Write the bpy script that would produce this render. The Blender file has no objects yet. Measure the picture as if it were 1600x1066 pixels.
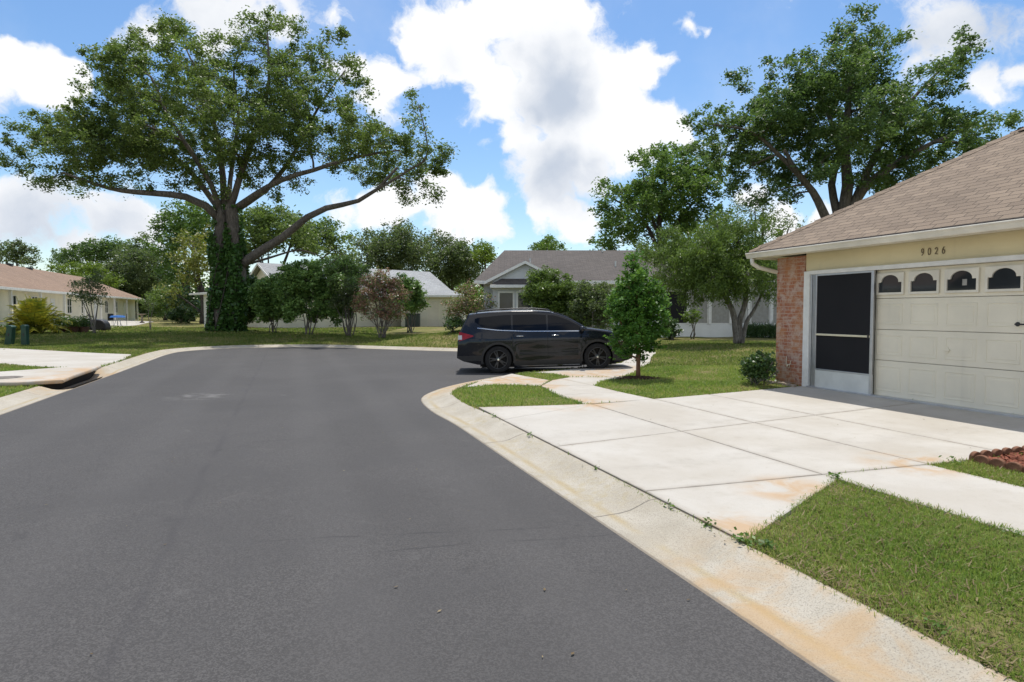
import bpy, bmesh, math, random
import numpy as np
from mathutils import Vector, Matrix
random.seed(7)
RNG = np.random.default_rng(11)
scene = bpy.context.scene
COL = scene.collection

# ------------------------------------------------------------------ camera and measuring helpers
F, EYE, PITCH = 1000.0, 1.65, math.atan(46 / 1000)
CP, SP = math.cos(PITCH), math.sin(PITCH)

def at(px, py, Y):
    """World point that a survey pixel of the 1600 px photo shows at the depth Y."""
    a = (px - 800) / F; b = -(py - 533) / F
    fwd = CP + b * SP; up = b * CP - SP
    k = Y / fwd
    return np.array((a * k, Y, EYE + up * k))

EN = (.944, .330); ET = (-.330, .944)          # across the road / along the road

def P(n, t):
    return (n * EN[0] + t * ET[0], n * EN[1] + t * ET[1])

def NT(x, y):
    return x * EN[0] + y * EN[1], x * ET[0] + y * ET[1]

cam = bpy.data.cameras.new('camera'); camo = bpy.data.objects.new('camera', cam); COL.objects.link(camo)
cam.sensor_width = 36; cam.lens = 36 * F / 1600; cam.clip_end = 3000; cam.clip_start = .05
camo.location = (0, 0, EYE); camo.rotation_euler = (math.pi / 2 - PITCH, 0, 0)
scene.camera = camo

# ------------------------------------------------------------------ node helpers
def nd(nt, typ, ins=None, **attrs):
    n = nt.nodes.new(typ)
    for k, v in attrs.items():
        setattr(n, k, v)
    for k, v in (ins or {}).items():
        s = n.inputs[k]
        if isinstance(v, bpy.types.NodeSocket):
            nt.links.new(v, s)
        else:
            s.default_value = v
    return n

def math_(nt, op, a, b=None, c=None, clamp=False):
    ins = {0: a}
    if b is not None: ins[1] = b
    if c is not None: ins[2] = c
    return nd(nt, 'ShaderNodeMath', ins, operation=op, use_clamp=clamp).outputs[0]

def mixc(nt, fac, a, b, blend='MIX'):
    n = nt.nodes.new('ShaderNodeMix'); n.data_type = 'RGBA'; n.blend_type = blend
    for i, v in ((0, fac), (6, a), (7, b)):
        if isinstance(v, bpy.types.NodeSocket): nt.links.new(v, n.inputs[i])
        else: n.inputs[i].default_value = v if i == 0 else (*v[:3], 1)
    return n.outputs[2]

def noise(nt, vec, scale, detail=3, rough=.55, dist=0.0):
    n = nd(nt, 'ShaderNodeTexNoise', {'Scale': scale, 'Detail': detail, 'Roughness': rough, 'Distortion': dist})
    if vec is not None: nt.links.new(vec, n.inputs['Vector'])
    return n.outputs['Fac']

def ramp(nt, fac, a, b):
    n = nd(nt, 'ShaderNodeMapRange', {'Value': fac, 'From Min': a, 'From Max': b}, interpolation_type='SMOOTHSTEP')
    return n.outputs['Result']

def newmat(name):
    m = bpy.data.materials.new(name); m.use_nodes = True
    nt = m.node_tree
    return m, nt, nt.nodes['Principled BSDF']

def pos(nt):
    return nt.nodes.new('ShaderNodeNewGeometry').outputs['Position']

def uvv(nt):
    return nd(nt, 'ShaderNodeUVMap').outputs['UV']

def bump(nt, bsdf, height, strength=.3, dist=.02):
    b = nd(nt, 'ShaderNodeBump', {'Strength': strength, 'Distance': dist, 'Height': height})
    nt.links.new(b.outputs['Normal'], bsdf.inputs['Normal'])

def setp(bsdf, **kw):
    for k, v in kw.items():
        bsdf.inputs[k.replace('_', ' ')].default_value = v

def plain(name, c, rough=.5, var=.12, scale=6, metal=0, spec=.5, bstr=0, bscale=80, coat=0):
    """One paint or plastic with faint wear in it."""
    m, nt, b = newmat(name)
    p = nd(nt, 'ShaderNodeTexCoord').outputs['Object']
    f = noise(nt, p, scale, 5)
    lo = tuple(x * (1 - var) for x in c); hi = tuple(min(1, x * (1 + var)) for x in c)
    nt.links.new(mixc(nt, ramp(nt, f, .3, .7), lo, hi), b.inputs['Base Color'])
    setp(b, Roughness=rough, Metallic=metal)
    b.inputs['Specular IOR Level'].default_value = spec
    b.inputs['Coat Weight'].default_value = coat
    if bstr:
        bump(nt, b, noise(nt, p, bscale, 3), bstr, .01)
    return m

M = {}

def mat_asphalt():
    m, nt, b = newmat('asphalt'); p = pos(nt)
    n1 = noise(nt, p, 150, 2, .7); n2 = noise(nt, p, .55, 4, .6, .5); n3 = noise(nt, p, 3.5, 4, .65)
    # grain: stone flecks
    vo = nd(nt, 'ShaderNodeTexVoronoi', {'Scale': 120.0}); nt.links.new(p, vo.inputs['Vector'])
    fle = nd(nt, 'ShaderNodeSeparateColor', {'Color': vo.outputs['Color']}).outputs[0]
    c = mixc(nt, ramp(nt, fle, .15, .95), (.054, .0515, .0505), (.094, .090, .088))
    c = mixc(nt, math_(nt, 'MULTIPLY', ramp(nt, n1, .55, .68), .75), c, (.045, .044, .046))
    c = mixc(nt, math_(nt, 'MULTIPLY', ramp(nt, n2, .40, .66), .55), c, (.060, .058, .058))
    c = mixc(nt, math_(nt, 'MULTIPLY', ramp(nt, n3, .58, .75), .3), c, (.064, .061, .063))
    n5 = noise(nt, p, .22, 3, .5, 1.0); n6 = noise(nt, p, 1.7, 5, .7, .8)
    c = mixc(nt, math_(nt, 'MULTIPLY', ramp(nt, n5, .45, .62), .35), c, (.052, .050, .049))
    c = mixc(nt, math_(nt, 'MULTIPLY', ramp(nt, n6, .60, .72), .5), c, (.046, .044, .044))
    c = mixc(nt, math_(nt, 'MULTIPLY', ramp(nt, noise(nt, p, 2.3, 4, .6, .5), .62, .75), .22), c, (.14, .135, .13))
    # rolled seam along the road, wavy cracks across it
    sx = nd(nt, 'ShaderNodeSeparateXYZ', {'Vector': p})
    X, Y = sx.outputs[0], sx.outputs[1]
    n = math_(nt, 'ADD', math_(nt, 'MULTIPLY', X, EN[0]), math_(nt, 'MULTIPLY', Y, EN[1]))
    t = math_(nt, 'ADD', math_(nt, 'MULTIPLY', X, ET[0]), math_(nt, 'MULTIPLY', Y, ET[1]))
    w1 = math_(nt, 'MULTIPLY', math_(nt, 'SUBTRACT', noise(nt, p, 1.3, 3), .5), .14)
    w2 = math_(nt, 'MULTIPLY', math_(nt, 'SUBTRACT', noise(nt, p, 5, 2), .5), .05)
    wob = math_(nt, 'ADD', w1, w2)
    for ln in (-3.1, -1.6, .3, 1.5):
        dl = math_(nt, 'ABSOLUTE', math_(nt, 'ADD', math_(nt, 'SUBTRACT', n, ln), math_(nt, 'MULTIPLY', w1, 2.0)))
        c = mixc(nt, math_(nt, 'MULTIPLY', ramp(nt, dl, .38, .08), .08), c, (.135, .13, .127))
    d = math_(nt, 'ABSOLUTE', math_(nt, 'ADD', math_(nt, 'ADD', n, .83), wob))
    seam = math_(nt, 'MULTIPLY', ramp(nt, d, .06, .0), ramp(nt, noise(nt, p, 1.1, 3), .3, .6))
    c = mixc(nt, math_(nt, 'MULTIPLY', seam, .42), c, (.045, .043, .046))
    for t0, s, n0 in ((4.74, .2, -.6), (4.38, .14, .1), (8.6, -.1, -1.2)):
        tt = math_(nt, 'ADD', t, math_(nt, 'MULTIPLY', n, s))
        d = math_(nt, 'ABSOLUTE', math_(nt, 'ADD', math_(nt, 'SUBTRACT', tt, t0 + .1), wob))
        cr = math_(nt, 'MULTIPLY', ramp(nt, d, .022, .004), ramp(nt, n, n0, n0 + .8))
        cr = math_(nt, 'MULTIPLY', cr, ramp(nt, noise(nt, p, 2.2, 2), .4, .58))
        c = mixc(nt, math_(nt, 'MULTIPLY', cr, .55), c, (.035, .033, .035))
    # pale worn oval
    vd = nd(nt, 'ShaderNodeVectorMath', {0: p, 1: (-6.1, 12.4, 0)}, operation='DISTANCE').outputs['Value']
    ov = math_(nt, 'MULTIPLY', ramp(nt, vd, .75, .3), ramp(nt, noise(nt, p, 4, 3), .4, .7))
    c = mixc(nt, math_(nt, 'MULTIPLY', ov, .7), c, (.17, .165, .16))
    nt.links.new(c, b.inputs['Base Color'])
    setp(b, Roughness=.85); b.inputs['Specular IOR Level'].default_value = .3
    bump(nt, b, math_(nt, 'ADD', n1, math_(nt, 'MULTIPLY', fle, .6)), .3, .007)
    return m

def rust(nt, p, c, spots, col, amt=.8):
    for x, y, r in spots:
        vd = nd(nt, 'ShaderNodeVectorMath', {0: p, 1: (x, y, .12)}, operation='DISTANCE').outputs['Value']
        f = math_(nt, 'MULTIPLY', ramp(nt, vd, r, r * .25), ramp(nt, noise(nt, p, 2.4, 5, .65, .6), .36, .62))
        c = mixc(nt, math_(nt, 'MULTIPLY', f, amt), c, col)
    return c

def mat_concrete():
    m, nt, b = newmat('driveway_concrete'); p = pos(nt)
    n1 = noise(nt, p, .8, 5, .6, .3); n2 = noise(nt, p, 130, 2, .7); n3 = noise(nt, p, 5, 5, .65)
    c = mixc(nt, ramp(nt, n1, .3, .7), (.395, .36, .305), (.475, .45, .405))
    c = mixc(nt, math_(nt, 'MULTIPLY', ramp(nt, n3, .5, .75), .35), c, (.32, .28, .22))
    ri = nt.nodes.new('ShaderNodeNewGeometry').outputs['Random Per Island']
    c = mixc(nt, math_(nt, 'MULTIPLY', ri, .3), c, (.45, .435, .405))
    c = mixc(nt, math_(nt, 'MULTIPLY', ramp(nt, n2, .58, .72), .5), c, (.27, .25, .22))
    sx = nd(nt, 'ShaderNodeSeparateXYZ', {'Vector': p}); X, Y = sx.outputs[0], sx.outputs[1]
    n = math_(nt, 'ADD', math_(nt, 'MULTIPLY', X, EN[0]), math_(nt, 'MULTIPLY', Y, EN[1]))
    t = math_(nt, 'ADD', math_(nt, 'MULTIPLY', X, ET[0]), math_(nt, 'MULTIPLY', Y, ET[1]))
    wj = math_(nt, 'MULTIPLY', math_(nt, 'SUBTRACT', noise(nt, p, 6, 3), .5), .05)
    dist = None
    for e in (math_(nt, 'SUBTRACT', n, 2.89), math_(nt, 'SUBTRACT', n, 4.67), math_(nt, 'SUBTRACT', n, 5.87), math_(nt, 'SUBTRACT', n, 7.0),
              math_(nt, 'SUBTRACT', math_(nt, 'SUBTRACT', t, math_(nt, 'MULTIPLY', n, .08)), 6.496), math_(nt, 'SUBTRACT', math_(nt, 'ADD', t, math_(nt, 'MULTIPLY', n, .10)), 5.07)):
        e = math_(nt, 'ABSOLUTE', e); dist = e if dist is None else math_(nt, 'MINIMUM', dist, e)
    dist = math_(nt, 'ADD', dist, wj)
    c = mixc(nt, math_(nt, 'MULTIPLY', math_(nt, 'MULTIPLY', ramp(nt, dist, .10, .0), ramp(nt, n1, .35, .6)), .32), c, (.27, .225, .17))
    c = mixc(nt, math_(nt, 'MULTIPLY', ramp(nt, dist, .022, .004), .38), c, (.13, .11, .085))
    tl = None
    for ln in (5.5, 7.25):
        e = math_(nt, 'ABSOLUTE', math_(nt, 'ADD', math_(nt, 'SUBTRACT', t, ln), math_(nt, 'MULTIPLY', wj, 3.0))); tl = e if tl is None else math_(nt, 'MINIMUM', tl, e)
    c = mixc(nt, math_(nt, 'MULTIPLY', math_(nt, 'MULTIPLY', ramp(nt, tl, .22, .05), ramp(nt, n3, .35, .65)), .22), c, (.30, .275, .24))
    c = mixc(nt, math_(nt, 'MULTIPLY', ramp(nt, noise(nt, p, 14, 5, .75), .58, .72), .3), c, (.30, .265, .21))
    c = rust(nt, p, c, ((.2, 14.4, 1.5), (-.5, 14.6, 1.2), (2.0, 15.6, 1.4), (3.0, 17.0, 1.6), (1.1, 10.5, 1.0), (4.0, 6.2, .7), (1.7, 4.4, .7), (2.4, 5.4, .6), (.6, 13.0, .7), (-9.7, 14.0, 1.6), (-10.4, 16.2, 1.6)), (.42, .255, .11), .7)
    nt.links.new(c, b.inputs['Base Color']); setp(b, Roughness=.9)
    bump(nt, b, math_(nt, 'ADD', n2, n3), .25, .006)
    return m

def mat_curb():
    m, nt, b = newmat('curb_concrete'); p = pos(nt)
    u = nd(nt, 'ShaderNodeSeparateXYZ', {'Vector': uvv(nt)})
    U, V = u.outputs[0], u.outputs[1]
    n1 = noise(nt, p, 1.4, 5, .65, .4); n2 = noise(nt, p, 110, 2, .7); n3 = noise(nt, p, 9, 4, .7)
    c = mixc(nt, ramp(nt, n1, .3, .7), (.35, .315, .25), (.44, .405, .34))
    gut = math_(nt, 'MULTIPLY', ramp(nt, math_(nt, 'ABSOLUTE', math_(nt, 'SUBTRACT', V, .26)), .12, .0), ramp(nt, n1, .35, .6))
    c = mixc(nt, math_(nt, 'MULTIPLY', gut, .8), c, (.35, .27, .135))
    yel = math_(nt, 'MULTIPLY', ramp(nt, n3, .45, .68), ramp(nt, noise(nt, p, .5, 2), .42, .6))
    c = mixc(nt, math_(nt, 'MULTIPLY', yel, .6), c, (.36, .30, .17))
    c = mixc(nt, math_(nt, 'MULTIPLY', ramp(nt, n2, .5, .66), .7), c, (.19, .17, .14))
    c = mixc(nt, math_(nt, 'MULTIPLY', ramp(nt, noise(nt, p, 70, 2, .7), .58, .68), .5), c, (.48, .44, .36))
    c = rust(nt, p, c, ((1.4, 3.2, 1.6), (1.9, 1.6, 1.6), (-1.3, 13.2, 1.6), (-.8, 14.8, 1.5), (.2, 16.3, 1.2), (-9.9, 14.2, 2.4), (-10.9, 16.8, 1.6)), (.40, .255, .115), .6)
    # tooled joints and a dirty line at the asphalt
    j = math_(nt, 'SUBTRACT', math_(nt, 'MODULO', math_(nt, 'ADD', U, 101.15), 3.05), 1.5)
    wj = math_(nt, 'MULTIPLY', math_(nt, 'SUBTRACT', noise(nt, p, 9, 2), .5), .035)
    jj = ramp(nt, math_(nt, 'ABSOLUTE', math_(nt, 'ADD', j, wj)), .013, .004)
    c = mixc(nt, math_(nt, 'MULTIPLY', jj, .8), c, (.10, .085, .07))
    ed = ramp(nt, math_(nt, 'ADD', V, math_(nt, 'MULTIPLY', n3, .05)), .055, .03)
    c = mixc(nt, math_(nt, 'MULTIPLY', ed, .7), c, (.16, .13, .10))
    bk = ramp(nt, math_(nt, 'ADD', V, math_(nt, 'MULTIPLY', n3, .06)), .99, 1.03)
    c = mixc(nt, math_(nt, 'MULTIPLY', bk, .75), c, (.14, .11, .075))
    nt.links.new(c, b.inputs['Base Color']); setp(b, Roughness=.9)
    bump(nt, b, math_(nt, 'ADD', n2, n3), .3, .008)
    return m

def mat_lawn():
    m, nt, b = newmat('lawn_turf'); p = pos(nt)
    n1 = noise(nt, p, .35, 5, .6, .6); n2 = noise(nt, p, 3, 5, .7); n3 = noise(nt, p, 40, 3, .7); n4 = noise(nt, p, .9, 4, .6)
    c = mixc(nt, ramp(nt, n1, .35, .65), (.15, .165, .045), (.26, .22, .095))
    c = mixc(nt, ramp(nt, n2, .45, .75), c, (.115, .145, .036))
    c = mixc(nt, math_(nt, 'MULTIPLY', ramp(nt, n4, .5, .66), .8), c, (.30, .23, .13))
    c = mixc(nt, math_(nt, 'MULTIPLY', ramp(nt, n3, .45, .7), .6), c, (.045, .06, .015))
    nt.links.new(c, b.inputs['Base Color']); setp(b, Roughness=1); b.inputs['Specular IOR Level'].default_value = .1
    bump(nt, b, math_(nt, 'ADD', n3, n2), .8, .05)
    return m

def leafmat(name, cols, trans=.42, rough=.45, big=.35):
    """Foliage: each leaf its own tint out of three, and slow drifts of tint through the crown."""
    m, nt, b = newmat(name); p = pos(nt)
    ri = nt.nodes.new('ShaderNodeNewGeometry').outputs['Random Per Island']
    f = math_(nt, 'ADD', math_(nt, 'MULTIPLY', ri, .7), math_(nt, 'MULTIPLY', math_(nt, 'SUBTRACT', noise(nt, p, big, 3), .5), 1.2))
    f = math_(nt, 'ADD', f, .12)
    c = mixc(nt, ramp(nt, f, .1, .5), cols[0], cols[1])
    c = mixc(nt, ramp(nt, f, .55, .95), c, cols[2])
    nt.links.new(c, b.inputs['Base Color']); setp(b, Roughness=rough)
    b.inputs['Specular IOR Level'].default_value = .35
    tr = nd(nt, 'ShaderNodeBsdfTranslucent'); nt.links.new(mixc(nt, .45, c, (.17, .27, .035)), tr.inputs['Color'])
    mx = nd(nt, 'ShaderNodeMixShader', {0: trans})
    nt.links.new(b.outputs[0], mx.inputs[1]); nt.links.new(tr.outputs[0], mx.inputs[2])
    nt.links.new(mx.outputs[0], nt.nodes['Material Output'].inputs['Surface'])
    return m

def bark(name, a, c_):
    m, nt, b = newmat(name); p = pos(nt)
    mp = nd(nt, 'ShaderNodeMapping', {'Vector': p, 'Scale': (9, 9, 2.2)}).outputs[0]
    n1 = noise(nt, mp, 1.6, 6, .7, .5); n2 = noise(nt, p, 1.2, 3)
    c = mixc(nt, ramp(nt, n1, .35, .68), a, c_)
    c = mixc(nt, math_(nt, 'MULTIPLY', ramp(nt, n2, .5, .7), .4), c, tuple(x * .6 for x in a))
    nt.links.new(c, b.inputs['Base Color']); setp(b, Roughness=.95)
    bump(nt, b, n1, .9, .05)
    return m

def shingle(name, a, b_, w=.33, h=.145):
    m, nt, b = newmat(name); uv = uvv(nt)
    br = nd(nt, 'ShaderNodeTexBrick', {'Color1': (*a, 1), 'Color2': (*b_, 1), 'Mortar': (*[x * .34 for x in a], 1), 'Scale': 1.0, 'Mortar Size': .007,
                                       'Mortar Smooth': .3, 'Bias': 0.0, 'Brick Width': w, 'Row Height': h}, offset=.37, offset_frequency=2)
    wv = noise(nt, uv, 2.5, 2)
    uvw = nd(nt, 'ShaderNodeVectorMath', {0: uv, 1: nd(nt, 'ShaderNodeCombineXYZ', {0: math_(nt, 'MULTIPLY', wv, .06), 1: math_(nt, 'MULTIPLY', noise(nt, uv, 6, 2), .03)}).outputs[0]}, operation='ADD').outputs[0]
    nt.links.new(uvw, br.inputs['Vector'])
    n1 = noise(nt, uv, .35, 4, .6, .4); n2 = noise(nt, uv, 60, 2, .7)
    c = mixc(nt, math_(nt, 'MULTIPLY', ramp(nt, n1, .4, .7), .35), br.outputs['Color'], tuple(x * .62 for x in a))
    c = mixc(nt, math_(nt, 'MULTIPLY', ramp(nt, n2, .5, .75), .4), c, tuple(min(1, x * 1.35) for x in b_))
    nt.links.new(c, b.inputs['Base Color']); setp(b, Roughness=.95)
    # each course laps over the one below
    v = nd(nt, 'ShaderNodeSeparateXYZ', {'Vector': uvw}).outputs[1]
    saw = math_(nt, 'SUBTRACT', 1.0, math_(nt, 'FRACT', math_(nt, 'DIVIDE', v, h)))
    hgt = math_(nt, 'ADD', math_(nt, 'MULTIPLY', saw, .8), math_(nt, 'MULTIPLY', br.outputs['Fac'], -.5))
    bump(nt, b, math_(nt, 'ADD', hgt, math_(nt, 'MULTIPLY', n2, .3)), .8, .02)
    return m

def mat_brick():
    m, nt, b = newmat('old_brick'); uv = uvv(nt)
    br = nd(nt, 'ShaderNodeTexBrick', {'Color1': (.42, .16, .085, 1), 'Color2': (.33, .105, .06, 1), 'Mortar': (.50, .38, .31, 1), 'Scale': 1.0, 'Mortar Size': .006,
                                       'Mortar Smooth': .25, 'Bias': 0.0, 'Brick Width': .205, 'Row Height': .07}, offset=.5)
    nt.links.new(uv, br.inputs['Vector'])
    cell = nd(nt, 'ShaderNodeTexBrick', {'Color1': (0, 0, 0, 1), 'Color2': (1, 1, 1, 1), 'Mortar': (.4, .4, .4, 1), 'Scale': 1.0, 'Mortar Size': .006, 'Brick Width': .205, 'Row Height': .07}, offset=.5)
    off = nd(nt, 'ShaderNodeVectorMath', {0: uv, 1: (0.0, 0.0, 0.0)}, operation='ADD').outputs[0]
    nt.links.new(off, cell.inputs['Vector'])
    n1 = noise(nt, uv, 6, 5, .7, .3); n2 = noise(nt, uv, 45, 3, .7); n3 = noise(nt, uv, 2.3, 3)
    c = mixc(nt, ramp(nt, n3, .35, .65), br.outputs['Color'], mixc(nt, .55, br.outputs['Color'], (.5, .24, .10)))
    c = mixc(nt, math_(nt, 'MULTIPLY', ramp(nt, n1, .42, .64), .8), c, (.55, .42, .34))        # whitewash bloom
    c = mixc(nt, math_(nt, 'MULTIPLY', ramp(nt, noise(nt, uv, 4.1, 3), .6, .72), .8), c, (.22, .05, .035))
    c = mixc(nt, math_(nt, 'MULTIPLY', ramp(nt, n2, .55, .75), .45), c, (.16, .08, .05))
    nt.links.new(c, b.inputs['Base Color']); setp(b, Roughness=.9)
    bump(nt, b, math_(nt, 'ADD', math_(nt, 'MULTIPLY', br.outputs['Fac'], -1), math_(nt, 'MULTIPLY', n2, .4)), .6, .012)
    return m

def mat_carpaint():
    m, nt, b = newmat('black_paint')
    setp(b, Roughness=.22, Metallic=.0)
    p = nd(nt, 'ShaderNodeTexCoord').outputs['Object']
    nt.links.new(mixc(nt, ramp(nt, noise(nt, p, 2, 2), .3, .7), (.005, .006, .010), (.008, .010, .016)), b.inputs['Base Color'])
    b.inputs['Coat Weight'].default_value = .55; b.inputs['Coat Roughness'].default_value = .03; b.inputs['Specular IOR Level'].default_value = .22
    return m

def mat_glass(name, c=(.010, .013, .016), rough=.04, spec=.6):
    m, nt, b = newmat(name)
    p = nd(nt, 'ShaderNodeTexCoord').outputs['Object']
    nt.links.new(mixc(nt, ramp(nt, noise(nt, p, 1.5, 2), .3, .7), c, tuple(x * 1.6 for x in c)), b.inputs['Base Color'])
    setp(b, Roughness=rough); b.inputs['Specular IOR Level'].default_value = spec
    bump(nt, b, noise(nt, p, 1.1, 1), .03, .05)
    return m

def mat_screen():
    m, nt, b = newmat('insect_screen'); uv = uvv(nt)
    n1 = noise(nt, uv, 1.5, 3)
    nt.links.new(mixc(nt, n1, (.008, .008, .010), (.016, .015, .017)), b.inputs['Base Color'])
    setp(b, Roughness=.6); b.inputs['Specular IOR Level'].default_value = .25
    ch = nd(nt, 'ShaderNodeTexChecker', {'Scale': 900.0}); nt.links.new(uv, ch.inputs['Vector'])
    bump(nt, b, ch.outputs['Fac'], .3, .002)
    return m

def mat_siding(name, c, step=.2):
    m, nt, b = newmat(name); uv = uvv(nt)
    n1 = noise(nt, uv, .9, 5, .6); n2 = noise(nt, uv, 60, 2)
    cc = mixc(nt, ramp(nt, n1, .3, .75), c, tuple(x * .86 for x in c))
    st = nd(nt, 'ShaderNodeMapping', {'Vector': uv, 'Scale': (5, .35, 1)}).outputs[0]
    cc = mixc(nt, math_(nt, 'MULTIPLY', ramp(nt, noise(nt, st, 1, 4), .55, .8), .25), cc, tuple(x * .6 for x in c))
    nt.links.new(cc, b.inputs['Base Color']); setp(b, Roughness=.75)
    bump(nt, b, n2, .25, .004)
    return m

M['asphalt'] = mat_asphalt(); M['concrete'] = mat_concrete(); M['curb'] = mat_curb(); M['lawn'] = mat_lawn()
M['brick'] = mat_brick(); M['paint'] = mat_carpaint(); M['screen'] = mat_screen()
M['glass'] = mat_glass('window_glass', (.02, .024, .028)); M['carglass'] = mat_glass('car_glass', (.003, .004, .007), .04, .22)
M['shingle_tan'] = shingle('tan_shingles', (.172, .128, .092), (.245, .186, .134), .30, .125)
M['shingle_red'] = shingle('reddish_shingles', (.235, .155, .105), (.28, .192, .135))
M['shingle_grey'] = shingle('dark_grey_shingles', (.085, .074, .068), (.115, .10, .092))
M['shingle_pale'] = shingle('pale_grey_shingles', (.31, .32, .325), (.38, .39, .395))
M['stucco'] = mat_siding('cream_stucco', (.80, .70, .45)); M['doorcream'] = mat_siding('cream_door_paint', (.83, .765, .61))
M['wallcream'] = mat_siding('pale_cream_siding', (.85, .80, .63)); M['wallgrey'] = mat_siding('light_grey_siding', (.64, .65, .65)); M['wallwhite'] = mat_siding('white_siding', (.84, .84, .81))
M['white'] = plain('white_trim', (.78, .77, .73), .45, .07); M['gutter'] = plain('gutter_enamel', (.74, .69, .58), .4, .10, 3)
M['alu'] = plain('grey_aluminium', (.52, .53, .54), .35, .08, 5, .7); M['alupanel'] = plain('dull_kick_plate', (.66, .68, .66), .4, .08, 3, .25)
M['brass'] = plain('pale_brass_bar', (.72, .66, .48), .4, .08, 6, .2); M['dark'] = plain('dark_void', (.012, .011, .010), .9, .3)
M['blackmetal'] = plain('black_metal', (.02, .02, .021), .45, .2); M['numeral'] = plain('bronze_numeral', (.11, .075, .045), .5, .2)
M['tyre'] = plain('tyre_rubber', (.016, .016, .017), .8, .25, 20, 0, .3); M['rim'] = plain('black_rim', (.055, .056, .06), .32, .2, 9, .55)
M['clad'] = plain('dark_cladding', (.022, .022, .023), .6, .15); M['chrome'] = plain('chrome_strip', (.62, .64, .66), .12, .05, 6, 1)
M['redlamp'] = plain('red_lamp', (.30, .012, .012), .15, .2); M['whitelamp'] = plain('clear_lamp', (.6, .6, .6), .1, .1)
M['dripedge'] = plain('dark_drip_edge', (.05, .045, .045), .7, .3)
M['terracotta'] = plain('terracotta_edging', (.20, .10, .062), .9, .35, 14, 0, .2, .5, 60)
M['mulch'] = plain('red_bark_mulch', (.19, .068, .042), .95, .5, 30, 0, .2); M['mulchdark'] = plain('brown_mulch', (.085, .05, .03), 1, .5, 25, 0, .1, .8, 40)
M['greenplastic'] = plain('dark_green_plastic', (.010, .055, .035), .45, .2); M['bluefabric'] = plain('blue_fabric', (.03, .16, .5), .8, .2)
M['pot'] = plain('brown_pot', (.10, .05, .035), .6, .3); M['stone'] = plain('weathered_edging_stone', (.30, .25, .20), .95, .3, 9, 0, .2, .6, 40)
M['blinds'] = plain('grey_blinds', (.33, .32, .29), .7, .1); M['ac'] = plain('dark_green_cabinet', (.04, .055, .05), .6, .2)
M['rustconc'] = plain('rust_stained_concrete', (.34, .265, .175), .95, .3, 3.5, 0, .2, .4, 60)
M['iron'] = plain('grey_iron_cover', (.16, .14, .12), .8, .3, 12, .2)
M['blossom'] = plain('red_flower', (.45, .03, .03), .6, .2)
M['bark_oak'] = bark('oak_bark', (.075, .063, .053), (.19, .165, .142)); M['bark_grey'] = bark('grey_bark', (.10, .085, .07), (.27, .245, .215))
M['bark_red'] = bark('reddish_bark', (.17, .075, .04), (.25, .14, .09)); M['bark_dark'] = bark('dark_bark', (.05, .04, .033), (.12, .10, .085))
M['l_oak'] = leafmat('oak_leaves', ((0.085, 0.134, 0.035), (0.141, 0.206, 0.053), (0.232, 0.295, 0.076)))
M['l_oak2'] = leafmat('dense_oak_leaves', ((0.064, 0.121, 0.038), (0.103, 0.181, 0.056), (0.178, 0.256, 0.083)))
M['l_grey'] = leafmat('grey_green_leaves', ((0.075, 0.105, 0.044), (0.114, 0.152, 0.064), (0.186, 0.216, 0.101)))
M['l_mid'] = leafmat('mid_green_leaves', ((0.070, 0.138, 0.030), (0.118, 0.213, 0.045), (0.190, 0.295, 0.067)))
M['l_bright'] = leafmat('bright_green_leaves', ((0.055, 0.132, 0.018), (0.094, 0.198, 0.026), (0.143, 0.275, 0.039)), .4)
M['l_lime'] = leafmat('lime_green_leaves', ((.10, .17, .018), (.145, .215, .026), (.19, .26, .035)), .4)
M['l_yellow'] = leafmat('yellowing_leaves', ((0.113, 0.132, 0.024), (0.185, 0.192, 0.037), (0.277, 0.251, 0.047)), .4)
M['l_palm'] = leafmat('yellow_palm_fronds', ((0.187, 0.261, 0.038), (0.505, 0.467, 0.046), (0.785, 0.618, 0.055)), .4, .45, 1.2)
M['l_olive'] = leafmat('olive_leaves', ((0.086, 0.139, 0.030), (0.134, 0.208, 0.042), (0.211, 0.292, 0.064)), .4)
M['l_dark'] = leafmat('dark_leaves', ((0.034, 0.073, 0.022), (0.056, 0.112, 0.033), (0.094, 0.156, 0.047)), .2, .35)
M['l_shrub'] = leafmat('shrub_leaves', ((0.093, 0.176, 0.047), (0.161, 0.275, 0.071), (0.269, 0.404, 0.106)), .3, .35, .9)
M['l_russet'] = leafmat('russet_leaves', ((0.254, 0.126, 0.091), (0.370, 0.203, 0.153), (0.215, 0.213, 0.091)), .25, .6, 1.3)
M['l_tip'] = leafmat('glossy_young_leaves', ((0.050, 0.136, 0.022), (0.086, 0.215, 0.031), (0.159, 0.316, 0.043)), .4, .55, 1.6)
M['l_ivy'] = leafmat('ivy_leaves', ((0.035, 0.085, 0.021), (0.059, 0.133, 0.029), (0.099, 0.195, 0.040)), .2, .35, .8)
M['grass'] = leafmat('grass_blades', ((0.157, 0.249, 0.044), (0.257, 0.357, 0.064), (0.461, 0.424, 0.146)), .5, .5, .9)
M['grassfar'] = leafmat('lawn_blades', ((.095, .155, .026), (.185, .225, .052), (.36, .29, .135)), .5, .6, .45)
M['drygrass'] = leafmat('dry_thatch', ((.10, .065, .035), (.20, .145, .08), (.33, .26, .15)), .3, .8, 2)

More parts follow.
